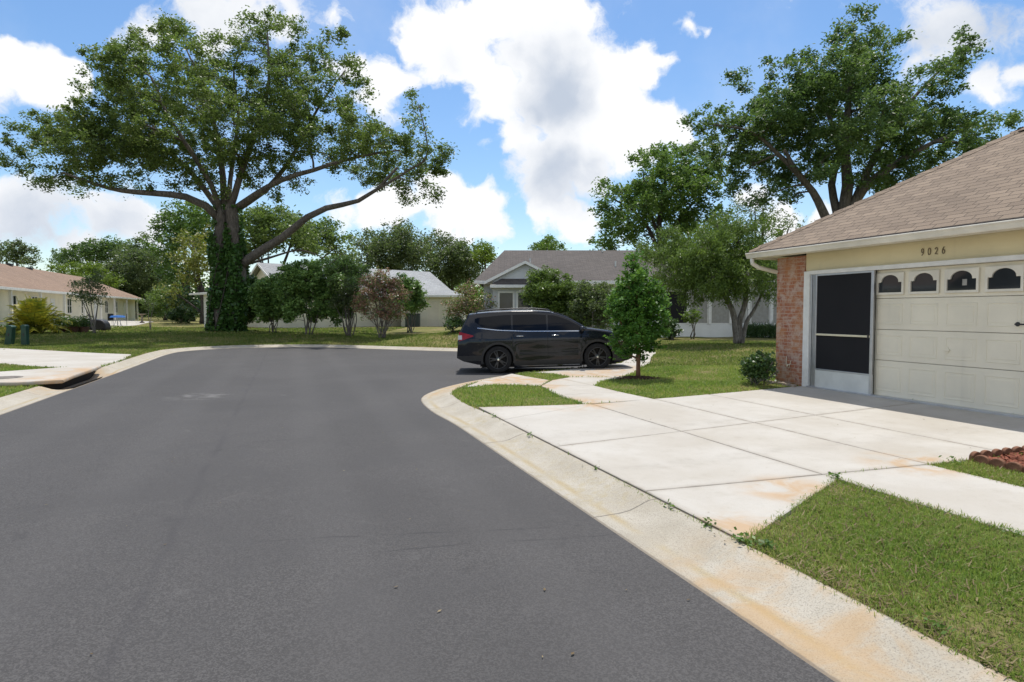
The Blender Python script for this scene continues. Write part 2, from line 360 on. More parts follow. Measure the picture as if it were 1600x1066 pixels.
# ------------------------------------------------------------------ mesh helpers
def mesh_np(name, V, Fq, mat, smooth=False):
    """V (n,3); Fq list of int arrays, each (m,k) of one polygon size."""
    me = bpy.data.meshes.new(name)
    V = np.asarray(V, dtype=np.float32)
    me.vertices.add(len(V)); me.vertices.foreach_set('co', V.ravel())
    if not isinstance(Fq, list): Fq = [Fq]
    Fq = [np.asarray(f, dtype=np.int32) for f in Fq if len(f)]
    tot = sum(f.size for f in Fq); npoly = sum(len(f) for f in Fq)
    me.loops.add(tot); me.polygons.add(npoly)
    me.loops.foreach_set('vertex_index', np.concatenate([f.ravel() for f in Fq]))
    st = np.concatenate([np.full(len(f), f.shape[1], np.int32) for f in Fq])
    me.polygons.foreach_set('loop_start', np.concatenate([[0], np.cumsum(st)[:-1]]).astype(np.int32))
    if smooth: me.polygons.foreach_set('use_smooth', np.ones(npoly, dtype=bool))
    me.update(calc_edges=True); me.validate()
    if mat is not None: me.materials.append(mat)
    return me

def link(name, me, parent=None):
    o = bpy.data.objects.new(name, me); COL.objects.link(o)
    if parent is not None: o.parent = parent
    return o

def tag(o, label, cat, group=None):
    o['label'] = label; o['category'] = cat
    if group: o['group'] = group
    return o

def structure(o, kind='structure'):
    o['kind'] = kind
    return o

def thing(name, label, cat, loc=(0, 0, 0), rz=0, group=None):
    o = bpy.data.objects.new(name, None); COL.objects.link(o); o.empty_display_size = .3
    o.location = tuple(float(x) for x in loc); o.rotation_euler = (0, 0, rz)
    return tag(o, label, cat, group)

def planar_uv(me):
    """UVs in metres: u level, v up the slope of each face."""
    uv = me.uv_layers.new(name='UVMap')
    for p in me.polygons:
        n = p.normal
        u = Vector((-n.y, n.x, 0))
        u = u.normalized() if u.length > 1e-3 else Vector((1, 0, 0))
        v = n.cross(u)
        for li in p.loop_indices:
            c = me.vertices[me.loops[li].vertex_index].co
            uv.data[li].uv = (c.dot(u), c.dot(v))

class MB:
    def __init__(s): s.v = []; s.f = []
    def add(s, vs, fs):
        o = len(s.v); s.v += [tuple(map(float, v)) for v in vs]; s.f += [tuple(i + o for i in f) for f in fs]; return s
    def box(s, x0, x1, y0, y1, z0, z1):
        return s.add([(x0, y0, z0), (x1, y0, z0), (x1, y1, z0), (x0, y1, z0), (x0, y0, z1), (x1, y0, z1), (x1, y1, z1), (x0, y1, z1)],
                     [(0, 3, 2, 1), (4, 5, 6, 7), (0, 1, 5, 4), (1, 2, 6, 5), (2, 3, 7, 6), (3, 0, 4, 7)])
    def prism(s, poly, axis, a, b):
        """poly: 2-D ring; axis 'y': (x,z) pulled from y=a to y=b; 'z': (x,y); 'x': (y,z)."""
        n = len(poly)
        mk = {'y': lambda p, h: (p[0], h, p[1]), 'z': lambda p, h: (p[0], p[1], h), 'x': lambda p, h: (h, p[0], p[1])}[axis]
        vs = [mk(p, a) for p in poly] + [mk(p, b) for p in poly]
        fs = [tuple(range(n)), tuple(range(2 * n - 1, n - 1, -1))] + [(i, (i + 1) % n, n + (i + 1) % n, n + i)[::-1] for i in range(n)]
        return s.add(vs, fs)
    def tube(s, pts, rad, n=8, cap=True):
        pts = [Vector(tuple(map(float, p))) for p in pts]
        if not hasattr(rad, '__len__'): rad = [rad] * len(pts)
        rings = []
        prev = None
        for i, p in enumerate(pts):
            d = (pts[min(i + 1, len(pts) - 1)] - pts[max(i - 1, 0)])
            d = d.normalized() if d.length > 1e-6 else Vector((0, 0, 1))
            if prev is None:
                a = d.cross(Vector((0, 0, 1)) if abs(d.z) < .9 else Vector((1, 0, 0))).normalized()
            else:
                a = prev - d * prev.dot(d); a = a.normalized() if a.length > 1e-6 else d.orthogonal().normalized()
            prev = a; b = d.cross(a)
            rings.append([p + (a * math.cos(2 * math.pi * k / n) + b * math.sin(2 * math.pi * k / n)) * rad[i] for k in range(n)])
        vs = [v for r in rings for v in r]
        fs = [(i * n + k, i * n + (k + 1) % n, (i + 1) * n + (k + 1) % n, (i + 1) * n + k) for i in range(len(pts) - 1) for k in range(n)]
        if cap:
            fs += [tuple(range(n))[::-1], tuple(range((len(pts) - 1) * n, len(pts) * n))]
        return s.add(vs, fs)
    def lathe(s, prof, axis='z', n=24, c=(0, 0, 0), cap=True):
        """prof: (radius, height) pairs."""
        vs = []
        for r, h in prof:
            for k in range(n):
                a = 2 * math.pi * k / n
                q = (r * math.cos(a), r * math.sin(a), h)
                if axis == 'y': q = (q[0], q[2], q[1])
                vs.append((q[0] + c[0], q[1] + c[1], q[2] + c[2]))
        fs = [(i * n + k, i * n + (k + 1) % n, (i + 1) * n + (k + 1) % n, (i + 1) * n + k) for i in range(len(prof) - 1) for k in range(n)]
        if cap: fs += [tuple(range(n))[::-1], tuple(range((len(prof) - 1) * n, len(prof) * n))]
        return s.add(vs, fs)
    def build(s, name, mat, parent=None, bevel=0, uv=False, smooth=False, segs=2):
        me = bpy.data.meshes.new(name); me.from_pydata(s.v, [], s.f)
        bm = bmesh.new(); bm.from_mesh(me); bmesh.ops.recalc_face_normals(bm, faces=bm.faces); bm.to_mesh(me); bm.free()
        me.update(); me.materials.append(mat)
        if smooth:
            me.polygons.foreach_set('use_smooth', [True] * len(me.polygons))
        if uv: planar_uv(me)
        o = link(name, me, parent)
        if bevel:
            b = o.modifiers.new('bevel', 'BEVEL'); b.width = bevel; b.segments = segs; b.limit_method = 'ANGLE'
        return o

# ------------------------------------------------------------------ terrain
def catmull(pts, step=.35, closed=False):
    pts = np.array(pts, float); out = []
    n = len(pts)
    for i in range(n if closed else n - 1):
        if closed: p0, p1, p2, p3 = pts[i - 1], pts[i], pts[(i + 1) % n], pts[(i + 2) % n]
        else: p0, p1, p2, p3 = pts[max(i - 1, 0)], pts[i], pts[i + 1], pts[min(i + 2, n - 1)]
        k = max(1, int(np.linalg.norm(p2 - p1) / step))
        for j in range(k):
            t = j / k
            out.append(.5 * ((2 * p1) + (-p0 + p2) * t + (2 * p0 - 5 * p1 + 4 * p2 - p3) * t * t + (-p0 + 3 * p1 - 3 * p2 + p3) * t ** 3))
    if not closed: out.append(pts[-1])
    return np.array(out)

edge_ctrl = [P(2.285, t) for t in (-30, -20, -10, -4, 0, 4, 7, 9)] + [(-1.35, 10.6), (-1.72, 12.1), (-1.58, 13.4), (-1.2, 14.55), (-.72, 15.5), (-.1, 16.5), (1.0, 17.5), (2.1, 18.7),
    (2.95, 20.5), (3.05, 22.6), (2.2, 24.5), (.4, 25.8), (-2.6, 26.6), (-5.6, 28), (-8, 29.2), (-10.9, 29.5), (-12.8, 28.5), (-13.6, 26.6), (-13.25, 24.6), (-12.25, 21.7)] + \
    [P(-4.36, t) for t in (20.5, 18.5, 16, 12, 8, 4, 0, -10, -20, -30)]
EDGE = catmull(edge_ctrl, .3)
tan = np.gradient(EDGE, axis=0); tan /= np.linalg.norm(tan, axis=1)[:, None]
OUT = np.stack([tan[:, 1], -tan[:, 0]], 1)              # outward from the road
ARC = np.concatenate([[0], np.cumsum(np.linalg.norm(np.diff(EDGE, axis=0), axis=1))])
CURBW = .58
BACK = EDGE + OUT * CURBW

def sdist(poly, Q):
    """signed distance of points Q (m,2) to a closed polygon: negative inside."""
    poly = np.asarray(poly, float); a = poly; b = np.roll(poly, -1, 0)
    dmin = np.full(len(Q), 1e9); ins = np.zeros(len(Q), bool)
    for (ax, ay), (bx, by) in zip(a, b):
        ex, ey = bx - ax, by - ay
        L = ex * ex + ey * ey + 1e-12
        t = np.clip(((Q[:, 0] - ax) * ex + (Q[:, 1] - ay) * ey) / L, 0, 1)
        d = (Q[:, 0] - ax - t * ex) ** 2 + (Q[:, 1] - ay - t * ey) ** 2
        dmin = np.minimum(dmin, d)
        c = ((ay > Q[:, 1]) != (by > Q[:, 1])) & (Q[:, 0] < (bx - ax) * (Q[:, 1] - ay) / (by - ay + 1e-15) + ax)
        ins ^= c
    d = np.sqrt(dmin)
    return np.where(ins, -d, d)

CTRL = np.array([(-7.3, 5, .1), (-9.5, 11.2, .1), (-10.2, 13.7, .1), (-12, 19, .11), (-14, 24, .12), (-14.2, 27.5, .12), (-11, 30.3, .1), (-8, 29.9, .1), (-5.6, 28.7, .1), (-2.6, 27.3, .12), (1.2, 26.3, .14),
    (3.7, 22, .13), (3.3, 19.3, .1), (.4, 16.9, .1), (-.6, 14.6, .1), (-1.1, 12, .1), (.2, 8.2, .1), (1.9, 3.1, .1), (3.5, -1, .1),
    (5.4, 12.8, .24), (7, 8, .24), (8.5, 3.5, .24), (3, 13, .15), (2.5, 15.5, .13), (5, 16, .22), (5, 20, .24), (9.5, 24, .36), (9, 28.5, .32), (4, 31, .34), (13, 31, .32),
    (-2.1, 32.2, .70), (-4, 31.6, .5), (-6.5, 31.9, .31), (-8, 33.4, .34), (-10.4, 34.3, .38), (-13.8, 37.3, .42), (-16.7, 40, .45), (-17.2, 38.4, .48), (-10, 52, .45), (-5, 50, .46),
    (-22, 29, .14), (-25, 36, .4), (-33, 42, .68), (-40, 62, .68), (-49, 86, .6), (-15, 18.3, .13), (-24, 22, .2), (-30, 33, .45), (0, 90, .6), (60, 60, .5), (-90, 60, .8), (-60, 140, .8), (40, 140, .6), (20, 40, .4), (20, 10, .3), (-25, 8, .25), (-20, -10, .2), (20, -10, .3)])

def HGT(Q):
    Q = np.asarray(Q, float).reshape(-1, 2)
    d2 = ((Q[:, None, :] - CTRL[None, :, :2]) ** 2).sum(2) + .15
    w = d2 ** -1.6
    h = (w * CTRL[None, :, 2]).sum(1) / w.sum(1)
    n = Q[:, 0] * EN[0] + Q[:, 1] * EN[1]; t = Q[:, 0] * ET[0] + Q[:, 1] * ET[1]
    hp = .1 + .0222 * np.clip(n - 2.87, -1, 7)
    k = np.clip((n - 2.0) / .8, 0, 1) * np.clip((11.5 - t) / 2.5, 0, 1)
    return h * (1 - k) + hp * k

def hz(x, y): return float(HGT([(x, y)])[0])

# ---- concrete slabs (world outlines)
def tj1(n): return 6.72 + .08 * (n - 2.8)
def tj2(n): return 4.78 - .10 * (n - 2.9)
HB = 2.79
A0, A1, A2, A3, A4 = 2.89, 4.67, 5.87, 7.0, 9.30
driveway_panels = [
    [(A0, 3.50), (A1, 4.43), (A1, tj2(A1)), (A0, tj2(A0))],
    [(A0, tj2(A0)), (A1, tj2(A1)), (A1, tj1(A1)), (A0, tj1(A0))],
    [(A0, tj1(A0)), (A1, tj1(A1)), (A1, 9.4), (A0, 8.65)],
    [(A0, 8.65), (A1, 9.4), (A1 - .1, 9.46), (A0, 9.92)],
    [(A1, tj2(A1)), (A2, tj2(A2)), (A2, tj1(A2)), (A1, tj1(A1))],
    [(A1, tj1(A1)), (A2, tj1(A2)), (A2, 9.45), (A1, 9.4)],
    [(A2, tj2(A2)), (A3, 4.44), (A3, tj1(A3)), (A2, tj1(A2))],
    [(A2, tj1(A2)), (A3, tj1(A3)), (A3, 9.5), (A2, 9.45)],
    [(A3, 4.44), (A4, 4.3), (A4, tj1(A4)), (A3, tj1(A3))],
    [(A3, tj1(A3)), (A4, tj1(A4)), (A4, 9.62), (A3, 9.5)],
]
walk_panels = [[(A1, a), (A2, a), (A2, b), (A1, b)] for a, b in ((2.0, tj2(5.2)), (.4, 2.0), (-1.2, .4), (-2.8, -1.2), (-6, -2.8))]
walk_panels[0] = [(A1, 2.0), (A2, 2.0), (A2, tj2(A2)), (A1, tj2(A1))]
NTP = lambda poly: [P(*q) for q in poly]
slab_drive = [NTP(q) for q in driveway_panels]
slab_walk = [NTP(q) for q in walk_panels]
slab_walk += [
    [(1.2, 10.45), P(A2, 9.45), (2.02, 11.9), (.86, 11.6)],
    [(.86, 11.6), (2.02, 11.9), (1.68, 13.0), (.60, 13.2)],
    [(.60, 13.2), (1.68, 13.0), (1.95, 13.9), (2.5, 14.7), (1.34, 14.85), (.88, 14.25)],
    [(-.98, 13.05), (-.34, 13.55), (.58, 13.22), (.86, 14.25), (.25, 15.45), (-.02, 15.9), (-.3, 15.2), (-.72, 14.3)],
]
slab_side = [
    [(.55, 16.25), (1.05, 15.85), (1.34, 14.87), (2.52, 14.72), (3.05, 15.9), (4.07, 18.9), (3.3, 19.3), (2.55, 18.3), (1.5, 17.05)],
    [(3.3, 19.3), (4.07, 18.9), (5.2, 23), (5.9, 27), (6.1, 33.6), (3.0, 33.6), (3.1, 28), (3.7, 23), (3.64, 20.4)],
]
slab_left = [
    [P(-4.96, 20.1), (-11.9, 17.1), (-14.6, 18.3), (-18.2, 19.9), (-20, 25.6), P(-5.2, 26.0), P(-4.96, 22.5)],
    [(-18.2, 19.9), (-26, 23.5), (-34, 27), (-36, 34), (-28, 30.1), (-20, 25.6)],
]
drain_slab = [[P(-4.70, 16.1), P(-4.78, 20.0), P(-7.0, 18.2), P(-7.0, 16.3)]]
ALLSLABS = slab_drive + slab_walk + slab_side + slab_left + drain_slab
INLET = (16.05, 20.0)

# ---- one ground sheet out to the horizon
def axis(lo, hi, step, far):
    a = list(np.arange(lo, hi + 1e-6, step)); s = step
    x = hi
    r = []
    while x < far: s *= 1.25; x += s; r.append(x)
    l = []; s = step; x = lo
    while x > -far: s *= 1.25; x -= s; l.append(x)
    return np.array(l[::-1] + a + r)

xs = axis(-19, 9.5, .14, 900); ys = axis(1.2, 34, .14, 900)
GX, GY = np.meshgrid(xs, ys); Q = np.stack([GX.ravel(), GY.ravel()], 1)
Hq = np.concatenate([HGT(q) for q in np.array_split(Q, 24)])
dr = sdist(BACK, Q)
zq = Hq - .012 + .02 * np.sin(Q[:, 0] * 2.1 + np.sin(Q[:, 1] * 1.7)) * np.sin(Q[:, 1] * 1.9) * np.clip(dr, 0, 1)
ds = np.full(len(Q), 1e9)
for s in ALLSLABS: ds = np.minimum(ds, sdist(s, Q))
zq = zq - .13 * np.clip((-ds + .02) / .12, 0, 1)
k = np.clip(dr / .28 + 1, 0, 1)
zq = np.where(dr < 0, (-.32) * (1 - k) + zq * k - .015, zq)
qn, qt = NT(Q[:, 0], Q[:, 1]); zq = np.where((qn > -5.7) & (qn < -4.2) & (qt > 15.85) & (qt < 20.15), np.minimum(zq, -.45), zq)
nx, ny = len(xs), len(ys)
idx = np.arange(nx * ny).reshape(ny, nx)
quads = np.stack([idx[:-1, :-1], idx[:-1, 1:], idx[1:, 1:], idx[1:, :-1]], -1).reshape(-1, 4)
structure(link('ground', mesh_np('ground', np.column_stack([Q, zq]), quads, M['lawn'], True)))

# ---- road
def fill_poly(poly, z, name, mat, thick=0, zf=None):
    bm = bmesh.new()
    vs = [bm.verts.new((float(x), float(y), z if zf is None else zf(x, y))) for x, y in poly]
    es = [bm.edges.new((vs[i], vs[(i + 1) % len(vs)])) for i in range(len(vs))]
    bmesh.ops.triangle_fill(bm, use_beauty=True, edges=es)
    bmesh.ops.recalc_face_normals(bm, faces=bm.faces)
    for f in bm.faces:
        if f.normal.z < 0: f.normal_flip()
    me = bpy.data.meshes.new(name); bm.to_mesh(me); bm.free(); me.materials.append(mat)
    return me
rj = np.random.default_rng(3)
ROADE = EDGE + OUT * (np.convolve(rj.normal(0, .012, len(EDGE)), [.3, .4, .3], 'same') + .005)[:, None]
structure(link('road', fill_poly(ROADE, 0.0, 'road', M['asphalt'])))

# ---- curb
prof = [(-.04, -.03), (0, .006), (.12, .010), (.24, .014), (.33, .030), (.42, .064), (.50, .092), (.56, .101), (.58, .098), (.585, -.08)]
tt = np.array([NT(*e)[1] for e in EDGE]); nn = np.array([NT(*e)[0] for e in EDGE])
inlet = ((tt > INLET[0] + .1) & (tt < INLET[1] - .1) & (nn < -3)).astype(float)
inlet = np.convolve(inlet, [.25, .5, .25], 'same')
CV, CUV = [], []
for i in range(len(EDGE)):
    for o, z in prof:
        q = EDGE[i] + OUT[i] * o
        zz = z - inlet[i] * (.0 if o < .02 else .22 * min(1, o / .33))
        CV.append((q[0], q[1], zz)); CUV.append((ARC[i], o / CURBW))
m_ = len(prof); I = np.arange(len(EDGE) - 1)[:, None] * m_ + np.arange(m_ - 1)[None, :]
cq = np.stack([I, I + m_, I + m_ + 1, I + 1], -1).reshape(-1, 4)
cme = mesh_np('curb', CV, cq[:, ::-1], M['curb'], True)
uvl = cme.uv_layers.new(name='UVMap')
CUV = np.array(CUV, np.float32); vi = np.empty(len(cme.loops), np.int32); cme.loops.foreach_get('vertex_index', vi)
uvl.data.foreach_set('uv', CUV[vi].ravel())
structure(link('curb', cme))

# ---- slabs: each panel a little block with an eased edge and an open joint round it
def slabs(name, polys, mat, lift=.0):
    mb = MB()
    for poly in polys:
        c = np.mean(np.array(poly), 0)
        ring = []
        pa = np.array(poly, float)
        area = .5 * sum(pa[i][0] * pa[(i + 1) % len(pa)][1] - pa[(i + 1) % len(pa)][0] * pa[i][1] for i in range(len(pa)))
        if area < 0: pa = pa[::-1]
        dense = []
        for i in range(len(pa)):
            a, b = pa[i], pa[(i + 1) % len(pa)]
            k = max(1, int(np.linalg.norm(b - a) / .5))
            dense += [a + (b - a) * j / k for j in range(k)]
        dense = np.array(dense)
        def inset(d):
            tn = np.roll(dense, -1, 0) - np.roll(dense, 1, 0); tn /= np.linalg.norm(tn, axis=1)[:, None] + 1e-9
            return dense + np.stack([-tn[:, 1], tn[:, 0]], 1) * d
        r0, r1 = inset(.008), inset(.02)
        n = len(dense)
        vs = [(x, y, hz(x, y) - .09) for x, y in r0] + [(x, y, hz(x, y) + lift - .006) for x, y in r0] + [(x, y, hz(x, y) + lift) for x, y in r1]
        fs = [(i, (i + 1) % n, n + (i + 1) % n, n + i) for i in range(n)] + [(n + i, n + (i + 1) % n, 2 * n + (i + 1) % n, 2 * n + i) for i in range(n)]
        fs.append(tuple(range(2 * n, 3 * n)))
        mb.add(vs, fs)
    me = bpy.data.meshes.new(name); me.from_pydata(mb.v, [], mb.f)
    bm = bmesh.new(); bm.from_mesh(me); bmesh.ops.triangulate(bm, faces=[f for f in bm.faces if len(f.verts) > 4]); bm.to_mesh(me); bm.free()
    me.update(); me.materials.append(mat)
    return structure(link(name, me))
slabs('driveway', slab_drive, M['concrete']); slabs('sidewalk', slab_walk, M['concrete'])
slabs('side_driveway', slab_side, M['concrete']); slabs('left_driveway', slab_left, M['concrete'])

# ---- storm drain
dx, dy = P(-4.9, 18)
dr_t = thing('storm_drain', 'rust stained concrete storm drain hood over a dark curb opening', 'storm drain', (dx, dy, .1))
L = lambda n, t: (P(n, t)[0] - dx, P(n, t)[1] - dy)
mb = MB()
ring = [L(-4.56, 16.05), L(-4.66, 17.2), L(-4.70, 18.6), L(-4.78, 19.95), L(-5.6, 19.6), L(-7.0, 18.3), L(-7.0, 16.3), L(-5.3, 15.75)]
mb.prism(ring, 'z', .015, .10)
mb.build('hood', M['concrete'], dr_t, .03)
MB().add([L(-4.95, 16.0) + (.04,), L(-4.95, 20.0) + (.04,), L(-4.95, 20.0) + (-.45,), L(-4.95, 16.0) + (-.45,),
          L(-4.72, 16.0) + (-.19,), L(-4.72, 20.0) + (-.19,)], [(0, 1, 2, 3), (3, 2, 5, 4)]).build('opening', M['dark'], dr_t)
cx, cy = L(-5.9, 16.9)
MB().lathe([(.0, .095), (.30, .095), (.33, .095), (.33, .107), (.30, .111), (0.001, .111)], 'z', 28, (cx, cy, 0)).build('manhole_cover', M['iron'], dr_t)

# ------------------------------------------------------------------ grass blades
def in_any(Q, polys, margin=0.0):
    r = np.zeros(len(Q), bool)
    for s in polys: r |= sdist(s, Q) < margin
    return r
CROAD = BACK
HULLS = [NTP([(HB, 3.45), (A1, 4.43), (A1, 4.5), (A4, 4.3), (A4, 9.62), (A3, 9.5), (A1 - .1, 9.46), (HB, 9.97)]), NTP([(A1, -6), (A2, -6), (A2, 4.6), (A1, 4.6)]),
         [(1.2, 10.45), P(A2, 9.35), (2.02, 11.9), (1.68, 13.0), (1.95, 13.9), (2.5, 14.7), (1.34, 14.85), (.88, 14.25), (.58, 13.22), (.86, 11.6)]] + slab_side + slab_left + drain_slab + slab_walk[-1:]
BEDPOLY = NTP([(6.38, 4.36), (9.2, 4.25), (9.2, .5), (6.38, .5)])
TREE_R = (2.84, 14.35)

def vnoise(Q, s, seed):
    r = np.random.default_rng(seed); out = np.zeros(len(Q))
    for _ in range(6):
        a = r.uniform(0, 6.28); k = s * r.uniform(.6, 1.6)
        out += np.sin(Q[:, 0] * math.cos(a) * k + Q[:, 1] * math.sin(a) * k + r.uniform(0, 6.28) + 1.3 * np.sin(Q[:, 1] * k * .7 + a))
    return out / 6

gv, gf = [], []
goff = 0
def blades(x0, x1, y0, y1, dens, h, w, edge=-.05, mask=None):
    global goff
    n = int((x1 - x0) * (y1 - y0) * dens)
    Q = np.column_stack([RNG.uniform(x0, x1, n), RNG.uniform(y0, y1, n)])
    px = Q[:, 0] / Q[:, 1]
    Q = Q[(np.abs(px) < .86)]
    if mask is not None: Q = Q[mask(Q)]
    e = RNG.uniform(edge, .02, len(Q))
    keep = (sdist(CROAD, Q) > e + .01)
    Q, e = Q[keep], e[keep]
    bad = np.zeros(len(Q), bool)
    for s in HULLS: bad |= sdist(s, Q) < e
    bad |= in_any(Q, [BEDPOLY])
    dt = np.hypot((Q[:, 0] - TREE_R[0]) / .55, (Q[:, 1] - TREE_R[1]) / .42)
    bad |= dt < RNG.uniform(.85, 1.1, len(Q))
    thin = vnoise(Q, 2.6, 4) + .5 * vnoise(Q, 7, 5)
    bad |= thin > RNG.uniform(.3, 1.3, len(Q))
    Q = Q[~bad]; n = len(Q)
    z = HGT(Q) - .015 if n else np.zeros(0)
    hh = h * RNG.uniform(.45, 1.25, n) * (1 + .35 * vnoise(Q, 3.1, 9)); ww = w * RNG.uniform(.7, 1.3, n)
    a = RNG.uniform(0, 6.28, n); lean = RNG.uniform(.15, 1.15, n); b = RNG.uniform(0, 6.28, n)
    B = np.column_stack([Q, z]); du = np.column_stack([np.cos(a), np.sin(a), np.zeros(n)]) * ww[:, None] / 2
    dl = np.column_stack([np.cos(b), np.sin(b), np.zeros(n)])
    mid = B + dl * (hh * lean * .35)[:, None] + np.array([0, 0, 1]) * (hh * .62)[:, None]
    tip = B + dl * (hh * lean)[:, None] + np.array([0, 0, 1]) * (hh * np.maximum(.35, 1 - .35 * lean))[:, None]
    V = np.stack([B - du, B + du, mid + du * .8, mid - du * .8, tip], 1).reshape(-1, 3)
    o = goff + np.arange(n)[:, None] * 5
    gv.append(V); gf.append((o + np.array([0, 1, 2, 3]), o + np.array([3, 2, 4])))
    goff += 5 * n

blades(.9, 7.5, 1.2, 6.2, 7000, .043, .005, -.08)
blades(3.5, 7.5, 4.5, 6.5, 2600, .05, .006)
blades(-1.8, 9.5, 6.2, 17, 1300, .06, .011)
blades(-15, -7.5, 8, 19, 900, .07, .012)
nb = len(gv); near_off = goff
blades(-.2, 15, 17, 29, 330, .08, .022)
blades(-26, 3.5, 17, 36, 300, .085, .024)
blades(-40, -8, 33, 48, 70, .10, .05)
def thatch():
    n = 16000; V = []
    i = RNG.integers(0, len(EDGE), n)
    Q = BACK[i] + OUT[i] * RNG.gamma(1.4, .045, n)[:, None] + RNG.normal(0, .06, (n, 2))
    near = Q[(Q[:, 0] > .8) & (Q[:, 1] > .8) & (Q[:, 1] < 19)]
    m = 15000; W = np.column_stack([RNG.uniform(1, 7, m), RNG.uniform(1.5, 6, m)])
    k = 1500; a = RNG.uniform(0, 6.28, k); rr = RNG.uniform(0, 1, k) ** .5
    Q = np.concatenate([near, near + RNG.normal(0, .03, near.shape), W])
    ok = (sdist(CROAD, Q) > .0) & ~in_any(Q, HULLS, -.01) & ~in_any(Q, [BEDPOLY])
    Q = Q[ok]; n = len(Q); B = np.column_stack([Q, HGT(Q) + RNG.uniform(-.01, .012, n)])
    a = RNG.uniform(0, 6.28, n); d = np.column_stack([np.cos(a), np.sin(a), RNG.uniform(-.1, .7, n)]); s = np.column_stack([-np.sin(a), np.cos(a), np.zeros(n)])
    l = RNG.uniform(.02, .06, n)[:, None]; w = RNG.uniform(.0025, .006, n)[:, None]
    V = np.stack([B - s * w, B + s * w, B + d * l + s * w * .5, B + d * l * .95 - s * w * .5], 1).reshape(-1, 3)
    structure(link('dry_grass', mesh_np('dry_grass', V, np.arange(n)[:, None] * 4 + np.arange(4), M['drygrass'])), 'stuff')
thatch()
for nm, sl, o_, mt in (('grass', slice(0, nb), 0, 'grass'), ('lawn_grass', slice(nb, None), near_off, 'grassfar')):
    structure(link(nm, mesh_np(nm, np.concatenate(gv[sl]), [np.concatenate([f[0] for f in gf[sl]]) - o_, np.concatenate([f[1] for f in gf[sl]]) - o_], M[mt])), 'stuff')

def fallen():
    r = np.random.default_rng(91); n = 240
    C = np.column_stack([r.uniform(-6, 9, n), r.uniform(2.5, 18, n)])
    e = BACK[r.integers(0, len(BACK), 500)] + r.normal(0, .1, (500, 2)); e = e[(e[:, 0] > -3) & (e[:, 1] > 2.5) & (e[:, 1] < 17)]
    C = np.concatenate([C, e]); n = len(C)
    inroad = sdist(EDGE, C) < 0; onk = (sdist(CROAD, C) < 0) & ~inroad
    z = np.where(inroad, .006, HGT(C) + .006); z = np.where(onk, .10, z)
    a = r.uniform(0, 6.28, n); l = r.uniform(.006, .018, n)[:, None]; w = l * r.uniform(.3, .5, (n, 1))
    d = np.column_stack([np.cos(a), np.sin(a), r.uniform(-.1, .1, n)]); t = np.column_stack([-np.sin(a), np.cos(a), r.uniform(-.2, .2, n)])
    B = np.column_stack([C, z + .004])
    V = np.stack([B - d * l, B + t * w, B + d * l, B - t * w], 1).reshape(-1, 3)
    structure(link('fallen_leaves', mesh_np('fallen_leaves', V, np.arange(n)[:, None] * 4 + np.arange(4), M['drygrass'])), 'stuff')
fallen()

# ------------------------------------------------------------------ foliage
def leaves_np(C, L, W, rng, droop=.25, up=.55):
    """one bent four-sided leaf per centre"""
    n = len(C)
    th = rng.uniform(0, 6.2832, n)
    d = np.column_stack([np.cos(th), np.sin(th), rng.normal(-droop, .45, n)]); d /= np.linalg.norm(d, axis=1)[:, None]
    r = rng.normal(0, 1, (n, 3)); r[:, 2] += up * 2
    s = np.cross(d, r); s /= np.linalg.norm(s, axis=1)[:, None] + 1e-9
    nrm = np.cross(s, d)
    k = rng.uniform(.65, 1.3, n)[:, None]
    l = L * k / 2; w = W * k / 2
    V = np.stack([C - d * l, C + s * w - d * l * .1 - nrm * l * .1, C + d * l - nrm * l * .35, C - s * w - d * l * .1 - nrm * l * .1], 1).reshape(-1, 3)
    o = np.arange(n)[:, None] * 4
    return V, o + np.arange(4)

def bez(a, b, c, n):
    t = np.linspace(0, 1, n)[:, None]
    return (1 - t) ** 2 * a + 2 * t * (1 - t) * b + t * t * c

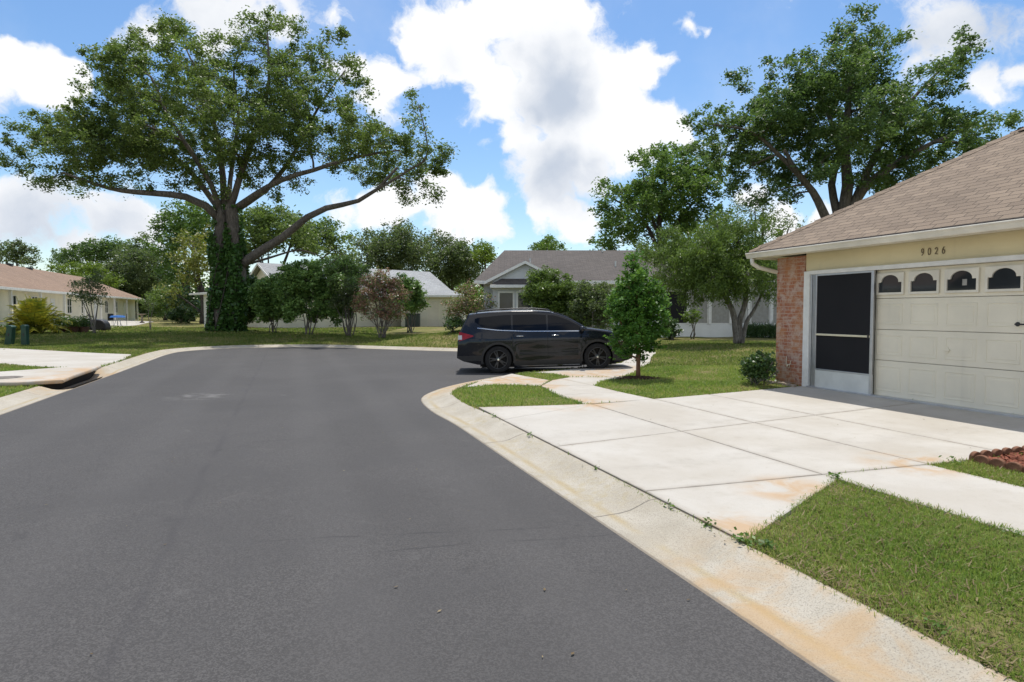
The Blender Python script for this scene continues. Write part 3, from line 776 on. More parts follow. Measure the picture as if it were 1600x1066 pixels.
def grow(name, label, cat, base, limbs, blobs, leafmat_, barkmat, L, W, dens=1.0, seed=1, group=None, clump=.36, per=42, squash=.75, twig=.5, extra_depth=0, sides=8, fill=1.0,
         trunk_name='trunk', crown_name='crown', up=.55, droop=.25, hang=0.0, leafsplit=None, fillp=.62, mind=0.0):
    """Tree: limbs are tapered tubes; each blob of the crown gets a branch from the nearest limb, twigs to its clumps, leaves on the clumps."""
    rng = np.random.default_rng(seed)
    base = np.array(base, float)
    t = thing(name, label, cat, base, 0, group)
    mb = MB(); nodes = []
    for pts, r0, r1 in limbs:
        pts = np.array(pts, float)
        dense = catmull(pts, max(.15, np.linalg.norm(pts[-1] - pts[0]) / 14)) if len(pts) > 2 else np.linspace(pts[0], pts[1], 6)
        dense = dense + rng.normal(0, 1, dense.shape) * r0 * .06
        rad = np.linspace(r0, r1, len(dense))
        mb.tube(dense - base, rad, max(sides, 5))
        nodes += [(p, r) for p, r in zip(dense[len(dense) // 5:], rad[len(dense) // 5:])]
    NP = np.array([n[0] for n in nodes]); NR = np.array([n[1] for n in nodes])
    bl = [(np.array(c, float), float(r)) for c, r in blobs]
    cen = np.mean([c for c, r in bl], 0)
    if extra_depth:
        more = []
        for c, r in bl:
            for sgn in (-1, 1):
                if r < mind * abs(c[1]): continue
                q = c.copy(); q[0] = cen[0] + (q[0] - cen[0]) * rng.uniform(.6, .85); q[2] = cen[2] + (q[2] - cen[2]) * rng.uniform(.65, .9)
                q[1] += sgn * extra_depth * rng.uniform(.35, 1)
                if rng.random() < fillp: more.append((q, r * rng.uniform(.8, 1.05)))
        bl += more
    C = []
    bl.sort(key=lambda q: np.linalg.norm(NP - q[0], axis=1).min())
    for c, r in bl:
        d = np.linalg.norm(NP - c, axis=1) + np.clip(NP[:, 2] - c[2], 0, 9) * .8
        i = int(np.argmin(d)); a = NP[i]
        m = (a + c) / 2 + rng.normal(0, .12, 3) * r + np.array([0, 0, .12 * np.linalg.norm(c - a)])
        dist = np.linalg.norm(c - a)
        br = bez(a, m, c, 6)
        rr = min(NR[i] * .6, .018 + .022 * dist + .012 * r)
        if dist > .15: mb.tube(br - base, np.linspace(rr, max(rr * .35, .006), 6), 5, False)
        NP = np.concatenate([NP, br[2:]]); NR = np.concatenate([NR, np.linspace(rr * .8, rr * .4, 4)])
        ncl = max(3, int(19 * dens * fill * (r / clump / 3.2) ** 2))
        u = rng.normal(0, 1, (ncl, 3)); u /= np.linalg.norm(u, axis=1)[:, None]
        u *= (rng.uniform(.25, 1, ncl) ** .45)[:, None] * r
        u[:, 2] *= squash
        cc = c + u
        for q in cc:
            if rng.random() < twig:
                s0 = br[rng.integers(3, 6)]
                mid = (s0 + q) / 2 + rng.normal(0, .08, 3) * r
                mb.tube(bez(s0, mid, q, 4) - base, [max(.006, rr * .3), max(.005, rr * .22), .004 + L * .02, .003 + L * .015], 3, False)
        k = rng.integers(int(per * .6), int(per * 1.4) + 1, ncl)
        cl = np.repeat(cc, k, 0)
        sz = np.repeat(rng.uniform(.6, 1.25, ncl), k)[:, None] * clump
        off = rng.normal(0, .55, (len(cl), 3)) * sz * np.array([1, 1, .7])
        if hang: off[:, 2] -= np.abs(rng.normal(0, hang, len(cl)))
        C.append(cl + off)
    C = np.concatenate(C)
    mb.build(trunk_name, barkmat, t, 0, smooth=True)
    V, Fq = leaves_np(C - base, L, W, rng, droop, up)
    if leafsplit:
        m2, frac, nm, zfun = leafsplit
        s = rng.random(len(C)) < (frac * (zfun(C) if zfun else 1))
        for msk, mt, nme in ((~s, leafmat_, crown_name), (s, m2, nm)):
            V2, F2 = leaves_np(C[msk] - base, L, W, rng, droop, up)
            link(nme, mesh_np(nme, V2, F2, mt), t)
    else:
        link(crown_name, mesh_np(crown_name, V, Fq, leafmat_), t)
    return t

def A3(px, py, Y): return at(px, py, Y)

def pxb(lst, Y, seed, jit=1.0, sc=1.0):
    """crown clumps surveyed as (px, py, radius px), set at depths round Y"""
    rng = np.random.default_rng(seed); out = []
    for x, y, r in lst:
        q = at(x, y, Y + rng.uniform(-1, 1) * jit)
        out.append((q, r * Y / F * sc))
    return out

def pxl(pts, Y, dz=None):
    return [at(x, y, Y + (dz[i] if dz else 0)) for i, (x, y) in enumerate(pts)]

# ---- weeds at the lawn corner and in the curb joint
def weeds():
    r = np.random.default_rng(17); C = []
    for n_, t_, k, sp in ((2.86, 3.50, 60, .10), (2.95, 3.36, 50, .09), (2.84, 3.85, 30, .07), (2.83, 4.3, 14, .05), (2.83, 5.6, 10, .04), (2.83, 7.4, 12, .05), (2.83, 8.9, 16, .06), (4.66, 4.45, 30, .06), (6.1, 4.42, 26, .09), (4.6, 2.9, 14, .05), (2.95, 2.2, 24, .10), (3.0, 1.1, 24, .1), (2.9, 9.98, 26, .08), (4.5, 9.5, 14, .06)):
        p = np.array(P(n_, t_)); q = p + (r.normal(0, sp * .55, (k, 1)) * np.array(ET) + r.normal(0, .022, (k, 1)) * np.array(EN)); C.append(np.column_stack([q, HGT(q) + np.abs(r.normal(.025, .018, k))]))
    C = np.concatenate(C); V, Fq = leaves_np(C, .036, .02, r, 0, .9)
    structure(link('weeds', mesh_np('weeds', V, Fq, M['l_mid'])), 'stuff')
weeds()

# ---- the big spreading oak on the left lawn
OY = 38.3
obase = at(352, 517, OY); obase[2] = hz(obase[0], obase[1]) - .05
oak_blobs = [(40, 215, 36), (25, 255, 28), (85, 205, 42), (95, 255, 46), (150, 185, 40), (165, 235, 50), (60, 182, 20), (140, 285, 22), (70, 285, 18), (205, 190, 45),
    (150, 85, 20), (165, 122, 36), (205, 95, 38), (230, 58, 32), (265, 42, 26), (250, 130, 50), (225, 170, 45), (300, 95, 42), (290, 55, 24), (190, 145, 30), (130, 130, 14),
    (355, 65, 28), (390, 45, 30), (412, 28, 24), (450, 40, 28), (400, 95, 42), (350, 130, 50), (300, 165, 52), (470, 75, 26),
    (520, 58, 22), (490, 95, 32), (540, 105, 28), (560, 140, 24), (450, 115, 36), (530, 165, 24), (480, 165, 40), (430, 175, 50), (505, 130, 26),
    (365, 195, 52), (330, 235, 44), (270, 230, 46), (215, 255, 36), (420, 225, 46), (475, 220, 40), (525, 210, 34), (560, 195, 24), (390, 270, 26), (300, 268, 22),
    (590, 215, 34), (625, 240, 40), (655, 228, 34), (690, 262, 24), (640, 285, 34), (600, 262, 32), (672, 300, 20), (655, 172, 15), (648, 195, 18), (640, 150, 11), (560, 245, 28), (690, 240, 20), (668, 270, 24),
    (470, 285, 16), (428, 300, 16), (120, 300, 14), (180, 285, 20), (445, 262, 24), (285, 272, 22), (325, 268, 20), (408, 262, 22), (250, 262, 24), (380, 245, 30), (310, 288, 15), (345, 298, 13), (395, 292, 15), (275, 292, 14), (200, 290, 16), (455, 285, 16), (530, 262, 18), (575, 280, 18), (230, 285, 14), (640, 315, 12), (600, 292, 12)]
ol = []
def OL(pts, r0, r1, dz=None): ol.append((pxl(pts, OY, dz), r0 * .7, r1 * .75))
ol.append(([obase, at(350, 480, OY), at(347, 430, OY), at(345, 380, OY), at(350, 325, OY)], .66, .38))
ol.append(([obase + np.array([.35, -.1, 0]), at(368, 470, OY - .2), at(372, 420, OY - .3), at(366, 370, OY - .3), at(362, 320, OY - .2)], .52, .32))
OL([(344, 345), (322, 322), (290, 308), (240, 302), (190, 298), (150, 288), (100, 270)], .34, .07, (0, -.5, -1, -1.6, -2, -2.2, -2.4))
OL([(348, 335), (315, 290), (285, 255), (240, 225), (180, 215), (110, 195)], .28, .05, (0, .8, 1.5, 2, 2.4, 2.6))
OL([(350, 330), (348, 275), (338, 210), (320, 140), (290, 75)], .30, .05, (0, .3, .6, .6, .8))
OL([(358, 330), (376, 275), (398, 205), (420, 130), (418, 50)], .30, .05, (0, -.4, -.8, -1, -1))
OL([(362, 330), (398, 305), (440, 282), (490, 266), (560, 245), (625, 235)], .28, .06, (0, -.5, -1, -1.2, -1.4, -1.5))
OL([(364, 332), (415, 297), (450, 255), (480, 200), (510, 150), (540, 110)], .26, .05, (0, .6, 1.2, 1.6, 1.8, 2))
OL([(345, 330), (330, 290), (300, 240), (262, 180), (235, 120), (200, 100)], .24, .05, (0, -.8, -1.6, -2, -2.4, -2.4))
OL([(356, 325), (362, 260), (372, 180), (365, 110), (392, 55)], .22, .04, (0, 1, 2, 2.4, 2.6))
OL([(362, 425), (395, 400), (440, 372), (480, 340), (510, 325), (560, 314), (590, 296), (622, 262)], .42, .10, (-.2, -.5, -.9, -1.2, -1.4, -1.6, -1.8, -2))
OL([(590, 296), (640, 265), (668, 240), (655, 165)], .12, .03, (-1.8, -1.9, -2, -2))
OL([(366, 418), (405, 408), (440, 397), (470, 391), (500, 400)], .14, .04, (-.2, .5, .9, 1.2, 1.4))
oak = grow('oak_tree', 'huge spreading oak with an ivy clad trunk and one long low limb reaching right', 'tree', obase, ol, pxb(oak_blobs, OY, 5, 2.6, .96), M['l_oak'], M['bark_oak'],
               .165, .085, 1.0, 21, None, .37, 74, .72, .5, 4.2, 10, 1.0, fillp=.38, mind=.022)
# ivy on its trunk
rng = np.random.default_rng(5); iv = []; ivs = MB()
for pts, r0, r1 in ol[:2]:
    dn = catmull(np.array(pts), .1); f = np.linspace(0, 1, len(dn))
    for q_, g_ in zip(dn, f):
        n = int(150 * (1 - .75 * g_) * (1.0 if g_ < .8 else .5)); a = rng.uniform(0, 6.28, n)
        rr = (r0 + (r1 - r0) * g_) * rng.uniform(1.0, 1.22 + .35 * (1 - g_) ** 3, n) + rng.uniform(0, .10, n)
        zz = q_[2] + rng.uniform(-.12, .12, n)
        pat = np.sin(a * 2 + zz * .9 + 1.0) + .7 * np.sin(a * 3 - zz * 1.7) + .5 * np.sin(zz * 2.3 + 2)
        kp = pat > -1.7 + 2.2 * g_ + rng.normal(0, .25, n)
        rr = rr + np.clip(pat, 0, 2)[:] * .07 * (1 - g_ * .5)
        iv.append(np.column_stack([q_[0] + rr * np.cos(a), q_[1] + rr * np.sin(a), zz])[kp])
iv = np.concatenate(iv)
ivt = thing('climbing_ivy', 'dark green ivy climbing the trunk of the huge spreading oak', 'climbing plant', obase)
V, Fq = leaves_np(iv - obase, .22, .17, rng, .6, .1)
link('foliage', mesh_np('foliage', V, Fq, M['l_ivy']), ivt)
for k in range(7):
    a = k * .9; pts = [(math.cos(a + z * .25) * (1.0 - z * .07), math.sin(a + z * .25) * (1.0 - z * .07), z) for z in np.linspace(0, 6, 9)]
    ivs.tube(pts, np.linspace(.04, .015, 9), 5)
ivs.build('vine', M['bark_dark'], ivt, smooth=True)

# ---- oak behind the house with the brown tan roof, right
RY = 35.0
rb = at(1308, 540, RY); rb[2] = hz(rb[0], rb[1]) - .05
r_blobs = [(1335, 32, 26), (1318, 52, 20), (1352, 58, 22), (1300, 56, 12), (1372, 46, 12), (1340, 88, 24), (1385, 68, 20), (1408, 60, 16), (1330, 118, 36), (1370, 105, 30), (1290, 95, 26), (1252, 92, 24),
    (1220, 106, 24), (1160, 128, 24), (1148, 116, 12), (1180, 150, 30), (1230, 145, 40), (1280, 150, 45), (1330, 165, 48), (1380, 160, 42), (1200, 190, 44), (1120, 190, 36), (1088, 190, 20), (1150, 215, 42),
    (1100, 228, 28), (1250, 215, 48), (1310, 220, 50), (1370, 215, 48), (1420, 195, 42), (1460, 150, 30), (1440, 122, 24), (1482, 110, 24), (1500, 72, 20), (1522, 78, 15), (1510, 54, 14), (1490, 132, 20),
    (1450, 215, 42), (1490, 200, 36), (1505, 235, 36), (1420, 255, 38), (1170, 262, 30), (1220, 270, 30), (1355, 262, 36), (1540, 192, 24), (1570, 190, 20), (1592, 186, 16), (1530, 218, 26), (1190, 305, 15),
    (1130, 258, 26), (1145, 290, 15), (1285, 255, 30), (1235, 310, 12), (1400, 275, 30), (1460, 250, 30), (1215, 300, 22), (1180, 318, 18), (1250, 290, 20), (1430, 290, 26), (1390, 300, 20), (1360, 300, 16), (1480, 270, 26), (1150, 300, 20), (1340, 285, 18)]
rl = []
def RL(pts, r0, r1, dz=None): rl.append((pxl(pts, RY, dz), r0, r1))
rl.append(([rb, at(1309, 440, RY), at(1311, 380, RY), at(1316, 335, RY)], .60, .42))
RL([(1300, 395), (1292, 345), (1270, 300), (1245, 268), (1225, 235)], .30, .08, (0, -.3, -.6, -1, -1.3))
RL([(1316, 340), (1324, 290), (1320, 220), (1330, 130), (1336, 50)], .34, .06, (0, 0, .2, .3, .3))
RL([(1320, 345), (1350, 295), (1390, 262), (1440, 232), (1500, 205)], .30, .06, (0, -.4, -.9, -1.3, -1.6))
RL([(1318, 350), (1350, 280), (1390, 200), (1440, 140), (1500, 80)], .24, .04, (0, .6, 1.2, 1.6, 1.8))
RL([(1310, 345), (1300, 290), (1310, 235), (1290, 170), (1250, 110)], .24, .05, (0, .8, 1.4, 1.6, 1.8))
RL([(1262, 290), (1215, 240), (1170, 205), (1110, 195)], .16, .04, (-.7, -1, -1.3, -1.5))
grow('oak_tree', 'large dark green oak rising over the tan shingle roof of house 9026', 'tree', rb, rl, pxb(r_blobs, RY, 6, 1.8), M['l_oak2'], M['bark_oak'],
     .18, .09, .95, 31, None, .36, 66, .75, .4, 3.4, 9, 1.0, fillp=.5, mind=.022)

# ---- tree between the brown roof and the right oak
TY = 46.0
tb = at(1030, 470, TY); tb[2] = hz(tb[0], tb[1])
grow('hardwood_tree', 'tall open crowned tree behind the dark roofed house, sky showing through its branches', 'tree', tb,
     [([tb, at(1031, 400, TY), at(1030, 350, TY), at(1035, 300, TY), at(1050, 250, TY)], .38, .08), (pxl([(1030, 400), (1015, 360), (990, 330), (955, 310)], TY), .18, .05),
      (pxl([(1031, 390), (1060, 345), (1085, 315), (1110, 290)], TY), .18, .05), (pxl([(1030, 370), (1012, 320), (1005, 270)], TY), .14, .04)],
     pxb([(948, 308, 24), (938, 292, 14), (930, 330, 14), (978, 345, 32), (950, 368, 28), (1000, 285, 32), (1012, 252, 26), (1050, 255, 34), (1085, 260, 32), (1060, 305, 38), (1100, 305, 32), (1030, 325, 30), (1090, 345, 32),
          (962, 330, 16), (1112, 268, 24), (1120, 335, 24), (985, 300, 18), (1000, 370, 24), (1060, 365, 28), (935, 385, 16), (1035, 235, 16)], TY, 7, 1.6), M['l_mid'], M['bark_dark'],
     .26, .12, 1.0, 41, None, .45, 44, .8, .35, 3, 7)

# ---- multi-stemmed bottlebrush-like tree in front of the dark roofed house
BY = 26.0
bb = at(1151, 534, BY); bb[2] = hz(bb[0], bb[1]) - .03
grow('weeping_tree', 'olive green weeping tree with several leaning stems on the lawn beside the brick pillar', 'tree', bb,
     [([bb, at(1148, 500, BY), at(1138, 470, BY), at(1112, 430, BY), at(1080, 390, BY)], .15, .04), ([bb + np.array([.12, .1, 0]), at(1156, 500, BY), at(1165, 470, BY), at(1163, 420, BY), at(1150, 360, BY)], .15, .03),
      ([bb + np.array([.2, 0, 0]), at(1166, 505, BY), at(1182, 478, BY), at(1198, 445, BY)], .11, .03), (pxl([(1140, 475), (1120, 440), (1128, 390), (1120, 350)], BY), .08, .03)],
     pxb([(1120, 350, 24), (1150, 345, 20), (1178, 360, 24), (1050, 378, 30), (1012, 386, 20), (1080, 388, 34), (1130, 388, 38), (1180, 398, 32), (1060, 418, 34), (1108, 425, 36), (1160, 430, 36), (1200, 435, 22), (1080, 448, 26),
          (1140, 455, 22), (1205, 408, 20), (1040, 402, 22), (1206, 462, 14), (1105, 372, 22), (1195, 345, 14), (1215, 365, 12), (1035, 440, 18)], BY, 8, .9), M['l_olive'], M['bark_grey'],
     .13, .04, 1.15, 51, None, .26, 72, .9, .45, 1.3, 7, 1.4, hang=.16, droop=.8, up=.2)

# ---- young glossy tree by the walk
GY = 14.35
gb = np.array((*TREE_R, hz(*TREE_R)))
gpx = lambda x, y: at(x, y, GY)
grow('young_tree', 'small glossy green tree with an egg shaped crown standing in a mulch ring', 'tree', gb,
     [([gb, gpx(997, 560), gpx(995, 530), gpx(996, 490), gpx(995, 440), gpx(990, 405)], .055, .012), (pxl([(996, 540), (975, 515), (965, 490)], GY), .022, .008), (pxl([(995, 535), (1015, 505), (1028, 480)], GY), .022, .008)],
     pxb([(992, 398, 7), (991, 408, 11), (985, 418, 14), (1008, 428, 15), (975, 435, 16), (998, 445, 22), (965, 458, 17), (1022, 455, 18), (985, 470, 26), (1015, 480, 24), (965, 485, 18), (1030, 492, 15), (995, 505, 26), (970, 515, 20),
          (1022, 515, 20), (965, 535, 15), (990, 535, 20), (1018, 538, 16), (958, 500, 12), (1032, 520, 11), (975, 552, 9), (1000, 552, 10), (1036, 470, 9), (955, 470, 9)], GY, 9, .22), M['l_tip'], M['bark_red'],
     .08, .045, 1.1, 61, None, .125, 50, .85, .5, .5, 7, 1.0)
mb = MB()
r = np.random.default_rng(2); ring = [(math.cos(a) * .52 * r.uniform(.85, 1.1), math.sin(a) * .40 * r.uniform(.85, 1.1)) for a in np.linspace(0, 6.28, 22)[:-1]]
mb.add([(0, 0, .05)] + [(x * .6, y * .6, .035) for x, y in ring] + [(x, y, -.02) for x, y in ring], [(0, 1 + i, 1 + (i + 1) % 21) for i in range(21)] + [(1 + i, 22 + i, 22 + (i + 1) % 21, 1 + (i + 1) % 21) for i in range(21)])
for i in range(260):
    a = r.uniform(0, 6.28); q = r.uniform(0, 1) ** .5; x, y = math.cos(a) * q * .5, math.sin(a) * q * .39
    b = r.uniform(0, 3.1); l = r.uniform(.02, .05); z = .05 * (1 - q) + r.uniform(0, .02)
    mb.add([(x - l * math.cos(b), y - l * math.sin(b), z), (x + .008, y - .008, z + .012), (x + l * math.cos(b), y + l * math.sin(b), z + .004), (x - .008, y + .008, z + .014)], [(0, 1, 2, 3)])
mo = mb.build('mulch', M['mulchdark'], None); mo.location = tuple(gb); structure(mo, 'stuff')

# ---- background trees
def bgtree(name, label, Y, base_px, blobs, lm, seed, L=.34, W=.17, clump=.62, per=34, bk='bark_dark', depth=3.0, group='trees behind the houses', trunk=.28, hang=0):
    b = at(base_px, 490, Y); b[2] = hz(b[0], b[1])
    bl = pxb(blobs, Y, seed, 2.0)
    cx = np.mean([q[0][0] for q in bl]); top = max(q[0][2] for q in bl)
    lm_ = [([b, b + np.array([.2, 0, top * .3]), np.array([(cx + b[0]) / 2, Y, top * .6]), np.array([cx, Y, top * .92])], trunk, .06)]
    for q in bl[::3]:
        c = q[0]; m = np.array([b[0] + (c[0] - b[0]) * .35, Y, b[2] + (c[2] - b[2]) * .55])
        lm_.append(([np.array([b[0] + .1, Y, b[2] + (c[2] - b[2]) * .3]), m, c], trunk * .45, .04))
    return grow(name, label, 'tree', b, lm_, bl, M[lm], M[bk], L, W, 1.0, seed, group, clump, per, .8, .15, depth, 5, 1.4, hang=hang)

bgtree('pine_tree', 'open topped pine behind the left house roof at the far left edge', 85, 28, [(8, 388, 14), (28, 382, 13), (45, 392, 11), (20, 402, 12), (58, 404, 8), (35, 408, 10), (2, 402, 12), (55, 412, 8)], 'l_grey', 101, clump=.55, per=26, depth=1.5)
bgtree('hardwood_tree', 'dark round tree far behind the left house roof', 100, 135, [(92, 410, 12), (108, 402, 16), (130, 395, 18), (155, 388, 18), (170, 395, 20), (140, 410, 20), (190, 390, 22), (175, 380, 12)], 'l_oak2', 102)
bgtree('hardwood_tree', 'bright lime green tree showing just above the left house roof', 84, 130, [(98, 424, 12), (118, 420, 14), (140, 424, 16), (160, 432, 15), (125, 434, 16), (178, 440, 12), (105, 434, 10)], 'l_lime', 103)
bgtree('hardwood_tree', 'broad grey green tree standing behind the far end of the left house', 92, 210, [(205, 398, 26), (190, 430, 34), (225, 385, 22), (240, 420, 34), (215, 455, 32), (175, 455, 26), (250, 450, 28), (200, 475, 24), (240, 480, 22), (170, 425, 20), (258, 400, 22)], 'l_grey', 104)
bgtree('hardwood_tree', 'tall dark tree directly left of the huge oak trunk', 72, 292, [(262, 365, 20), (282, 345, 26), (305, 330, 26), (270, 395, 26), (300, 365, 28), (285, 425, 26), (325, 345, 22), (320, 380, 22), (258, 345, 12), (262, 430, 20)], 'l_mid', 105)
bgtree('hardwood_tree', 'thin yellowing tree beside the ivy clad trunk', 60, 315, [(300, 375, 20), (318, 395, 20), (292, 405, 20), (310, 425, 22), (330, 415, 18), (290, 440, 16), (270, 455, 15), (325, 370, 16), (262, 470, 12)], 'l_yellow', 106, per=18, bk='bark_dark')
bgtree('hardwood_tree', 'leafy green tree spreading above the pale grey roof', 64, 425, [(395, 350, 30), (430, 340, 28), (380, 388, 34), (418, 368, 32), (470, 358, 28), (500, 372, 28), (530, 382, 20), (546, 366, 14), (450, 382, 20), (385, 340, 26), (515, 355, 16), (480, 385, 16), (540, 395, 14)], 'l_oak', 107)
bgtree('moss_oak', 'rounded grey green oak behind the pale grey roof, nearest the huge oak', 82, 612, [(585, 375, 24), (615, 362, 28), (645, 372, 28), (600, 398, 30), (640, 402, 30), (570, 400, 22), (660, 392, 24), (615, 425, 26), (575, 425, 22), (560, 380, 14), (630, 350, 14)], 'l_grey', 108, hang=.5)
bgtree('moss_oak', 'hazy grey oak behind the garage end of the pale grey roof', 90, 705, [(685, 372, 22), (705, 382, 26), (728, 390, 24), (695, 405, 28), (725, 412, 26), (745, 405, 18), (670, 395, 20), (680, 425, 24), (715, 430, 22), (668, 378, 14), (745, 425, 18)], 'l_grey', 109, hang=.5)
bgtree('hardwood_tree', 'yellow green tree top beside the left end of the dark grey roof', 86, 758, [(752, 385, 12), (765, 392, 11), (758, 402, 14), (770, 405, 8), (748, 398, 10)], 'l_lime', 110)
bgtree('hardwood_tree', 'small tree top peeping over the middle of the dark grey roof ridge', 74, 856, [(856, 376, 9), (842, 386, 9), (870, 384, 9), (858, 387, 13), (880, 389, 5), (832, 389, 5)], 'l_mid', 111, L=.26, W=.13, clump=.4)
bgtree('hardwood_tree', 'thin leaved tree low behind the weeping tree and the tan roof corner', 50, 1190, [(1180, 330, 18), (1165, 315, 16), (1200, 348, 16), (1225, 358, 14), (1215, 340, 12), (1150, 330, 18), (1235, 350, 8), (1185, 352, 20)], 'l_grey', 112, per=15, L=.22, W=.1, clump=.5)
bgtree('hardwood_tree', 'low bushy tree at the far end of the left lawn', 78, 258, [(255, 470, 13), (268, 458, 12), (245, 478, 10), (260, 488, 12), (250, 460, 10)], 'l_olive', 113, L=.26, W=.12, clump=.45)
bgtree('hardwood_tree', 'deep green tree filling the gap behind the hedge ball', 70, 300, [(275, 470, 16), (300, 465, 18), (320, 475, 18), (295, 485, 16), (320, 450, 14)], 'l_dark', 114)
bgtree('moss_oak', 'dull green oak crown behind the low end of the big curved limb', 76, 545, [(520, 410, 18), (545, 405, 18), (505, 425, 16), (535, 428, 18), (560, 425, 16), (480, 420, 12)], 'l_oak2', 115)

# ---- far wood closing the view between the houses
rng = np.random.default_rng(55); Cw = []
for k in range(150):
    x = rng.uniform(-115, 60); y = rng.uniform(112, 135); hgt = rng.uniform(4, 8.5)
    for j in range(16):
        c = np.array([x + rng.normal(0, 2.2), y + rng.normal(0, 2), hz(x, y) + rng.uniform(0, hgt)])
        Cw.append(c + rng.normal(0, .8, (26, 3)))
Cw = np.concatenate(Cw)
V, Fq = leaves_np(Cw, .85, .5, rng)
structure(link('distant_woodland', mesh_np('distant_woodland', V, Fq, M['l_mid'])), 'stuff')

# ---- shrubs
def shrub(name, label, x, y, Y, tops, lm, seed, L=.13, W=.06, stems=7, group=None, bk='bark_grey', clump=.2, per=34, sr=.035, split=None, depth=.8, cat='shrub', fill=1.5, hang=0, bs=1.0):
    b = at(x, y, Y); b[2] = hz(b[0], b[1]) - .03
    rng = np.random.default_rng(seed)
    bl = pxb(tops, Y, seed, .4, bs)
    lm_ = []
    for k in range(stems):
        c, r = bl[k % len(bl)]
        p0 = b + np.array([rng.uniform(-.16, .16), rng.uniform(-.16, .16), 0])
        e = c + rng.normal(0, .25, 3) * r + np.array([0, rng.uniform(-.5, .5), 0])
        m = np.array([b[0] + (e[0] - b[0]) * .42, b[1] + (e[1] - b[1]) * .5, b[2] + (e[2] - b[2]) * .5])
        lm_.append(([p0, (p0 + m) / 2 + rng.normal(0, .06, 3), m, e], sr * rng.uniform(.7, 1.2), .01))
    return grow(name, label, cat, b, lm_, bl, M[lm], M[bk], L, W, 1.0, seed, group, clump, per, .85, .6, depth, 5, fill, 'stem', 'foliage', leafsplit=split, hang=hang)

ROW = 'row of shrubs along the cul-de-sac lawn'
shrub('shrub', 'narrow dark shrub close against the right side of the ivy clad trunk', 382, 517, 39.5, [(365, 440, 16), (385, 455, 18), (370, 475, 18), (395, 478, 16), (380, 495, 14), (350, 460, 14), (392, 440, 12)], 'l_dark', 201, group=ROW, L=.17, W=.09, fill=1.9, bs=1.25)
shrub('shrub', 'dark green vase shaped shrub, second from the ivy clad trunk', 427, 520, 37.3, [(415, 450, 16), (435, 445, 18), (455, 455, 16), (410, 470, 16), (432, 470, 20), (455, 478, 16), (420, 492, 10), (447, 494, 9), (400, 458, 10), (408, 498, 7)], 'l_shrub', 202, group=ROW, L=.16, W=.085, fill=1.9, bs=1.2)
shrub('shrub', 'broadest dark green shrub in the row, in front of the pale grey roof', 482, 524, 34.6, [(455, 430, 18), (480, 422, 18), (505, 428, 18), (528, 440, 14), (450, 455, 18), (480, 450, 22), (510, 458, 20), (530, 470, 13), (460, 480, 15), (505, 487, 12), (540, 488, 11), (450, 498, 8), (525, 500, 8), (490, 500, 6)], 'l_shrub', 203, group=ROW, L=.16, W=.085, fill=1.9, bs=1.2)
shrub('shrub', 'upright shrub with bare grey inner twigs and a green top', 546, 526, 33.7, [(520, 420, 13), (540, 415, 15), (560, 425, 14), (530, 440, 15), (553, 448, 15), (540, 468, 14), (525, 475, 10), (560, 470, 11), (550, 430, 14)], 'l_grey', 204, group=ROW, stems=14, per=24, fill=2.4, bs=1.15,
      split=(M['l_shrub'], .75, 'foliage', lambda C: np.clip((C[:, 2] - 2.6) / .9, 0, 1)))
shrub('shrub', 'rust brown half bare shrub at the right end of the row', 597, 529, 32.2, [(575, 440, 14), (595, 430, 13), (615, 445, 14), (570, 465, 15), (592, 458, 17), (618, 468, 15), (632, 460, 10), (580, 488, 13), (608, 490, 14), (625, 488, 10), (560, 480, 10)], 'l_russet', 205, group=ROW, stems=18, per=17, L=.11, W=.055, sr=.028, fill=2.8, bs=1.12,
      split=(M['l_shrub'], .25, 'foliage', None))
shrub('shrub', 'round green shrub behind the rust brown one, beside the cream garage wall', 640, 508, 40, [(625, 440, 14), (645, 445, 15), (655, 460, 12), (630, 460, 16), (650, 478, 13), (635, 482, 13), (660, 475, 8)], 'l_shrub', 206, L=.15, W=.08)
shrub('shrub', 'sprawling russet shrub between the cream garage and the black car', 735, 515, 32.4, [(705, 475, 13), (725, 455, 13), (735, 445, 10), (755, 465, 14), (745, 485, 14), (715, 490, 13), (768, 478, 9), (700, 490, 9), (730, 475, 15), (760, 490, 12)], 'l_russet', 207, stems=18, per=15, L=.10, W=.055, sr=.026, fill=2.0,
      split=(M['l_olive'], .5, 'foliage', None))
shrub('shrub', 'low dark shrub at the foot of the sprawling russet one', 708, 514, 31.6, [(700, 503, 8), (712, 501, 9), (724, 505, 7), (705, 510, 6)], 'l_dark', 208, L=.12, W=.07, stems=5)
shrub('shrub', 'tall green shrub in front of the bay window behind the car roof', 845, 520, 30.5, [(838, 435, 14), (858, 430, 15), (878, 440, 14), (830, 455, 12), (852, 455, 18), (880, 462, 16), (845, 478, 14), (870, 485, 15), (895, 448, 10), (828, 470, 8)], 'l_olive', 209, stems=9, per=34, fill=2.0, bs=1.2)
shrub('shrub', 'grey twigged shrub above the bonnet of the black car', 925, 530, 29, [(905, 455, 13), (925, 448, 13), (945, 452, 12), (905, 478, 14), (930, 475, 16), (950, 480, 12), (915, 500, 14), (942, 505, 13), (895, 495, 10), (960, 465, 9)], 'l_grey', 210, stems=16, per=30, fill=2.0, bs=1.2,
      split=(M['l_lime'], .3, 'foliage', lambda C: np.clip((1.7 - C[:, 2]) / .6, 0.15, 1)))
shrub('shrub', 'dark green shrub filling the space between the two shrubs behind the black car', 890, 524, 30.9, [(880, 450, 13), (895, 462, 14), (882, 478, 14), (900, 488, 13), (888, 500, 12), (872, 495, 12), (910, 470, 10)], 'l_shrub', 218, fill=2.0, bs=1.1)
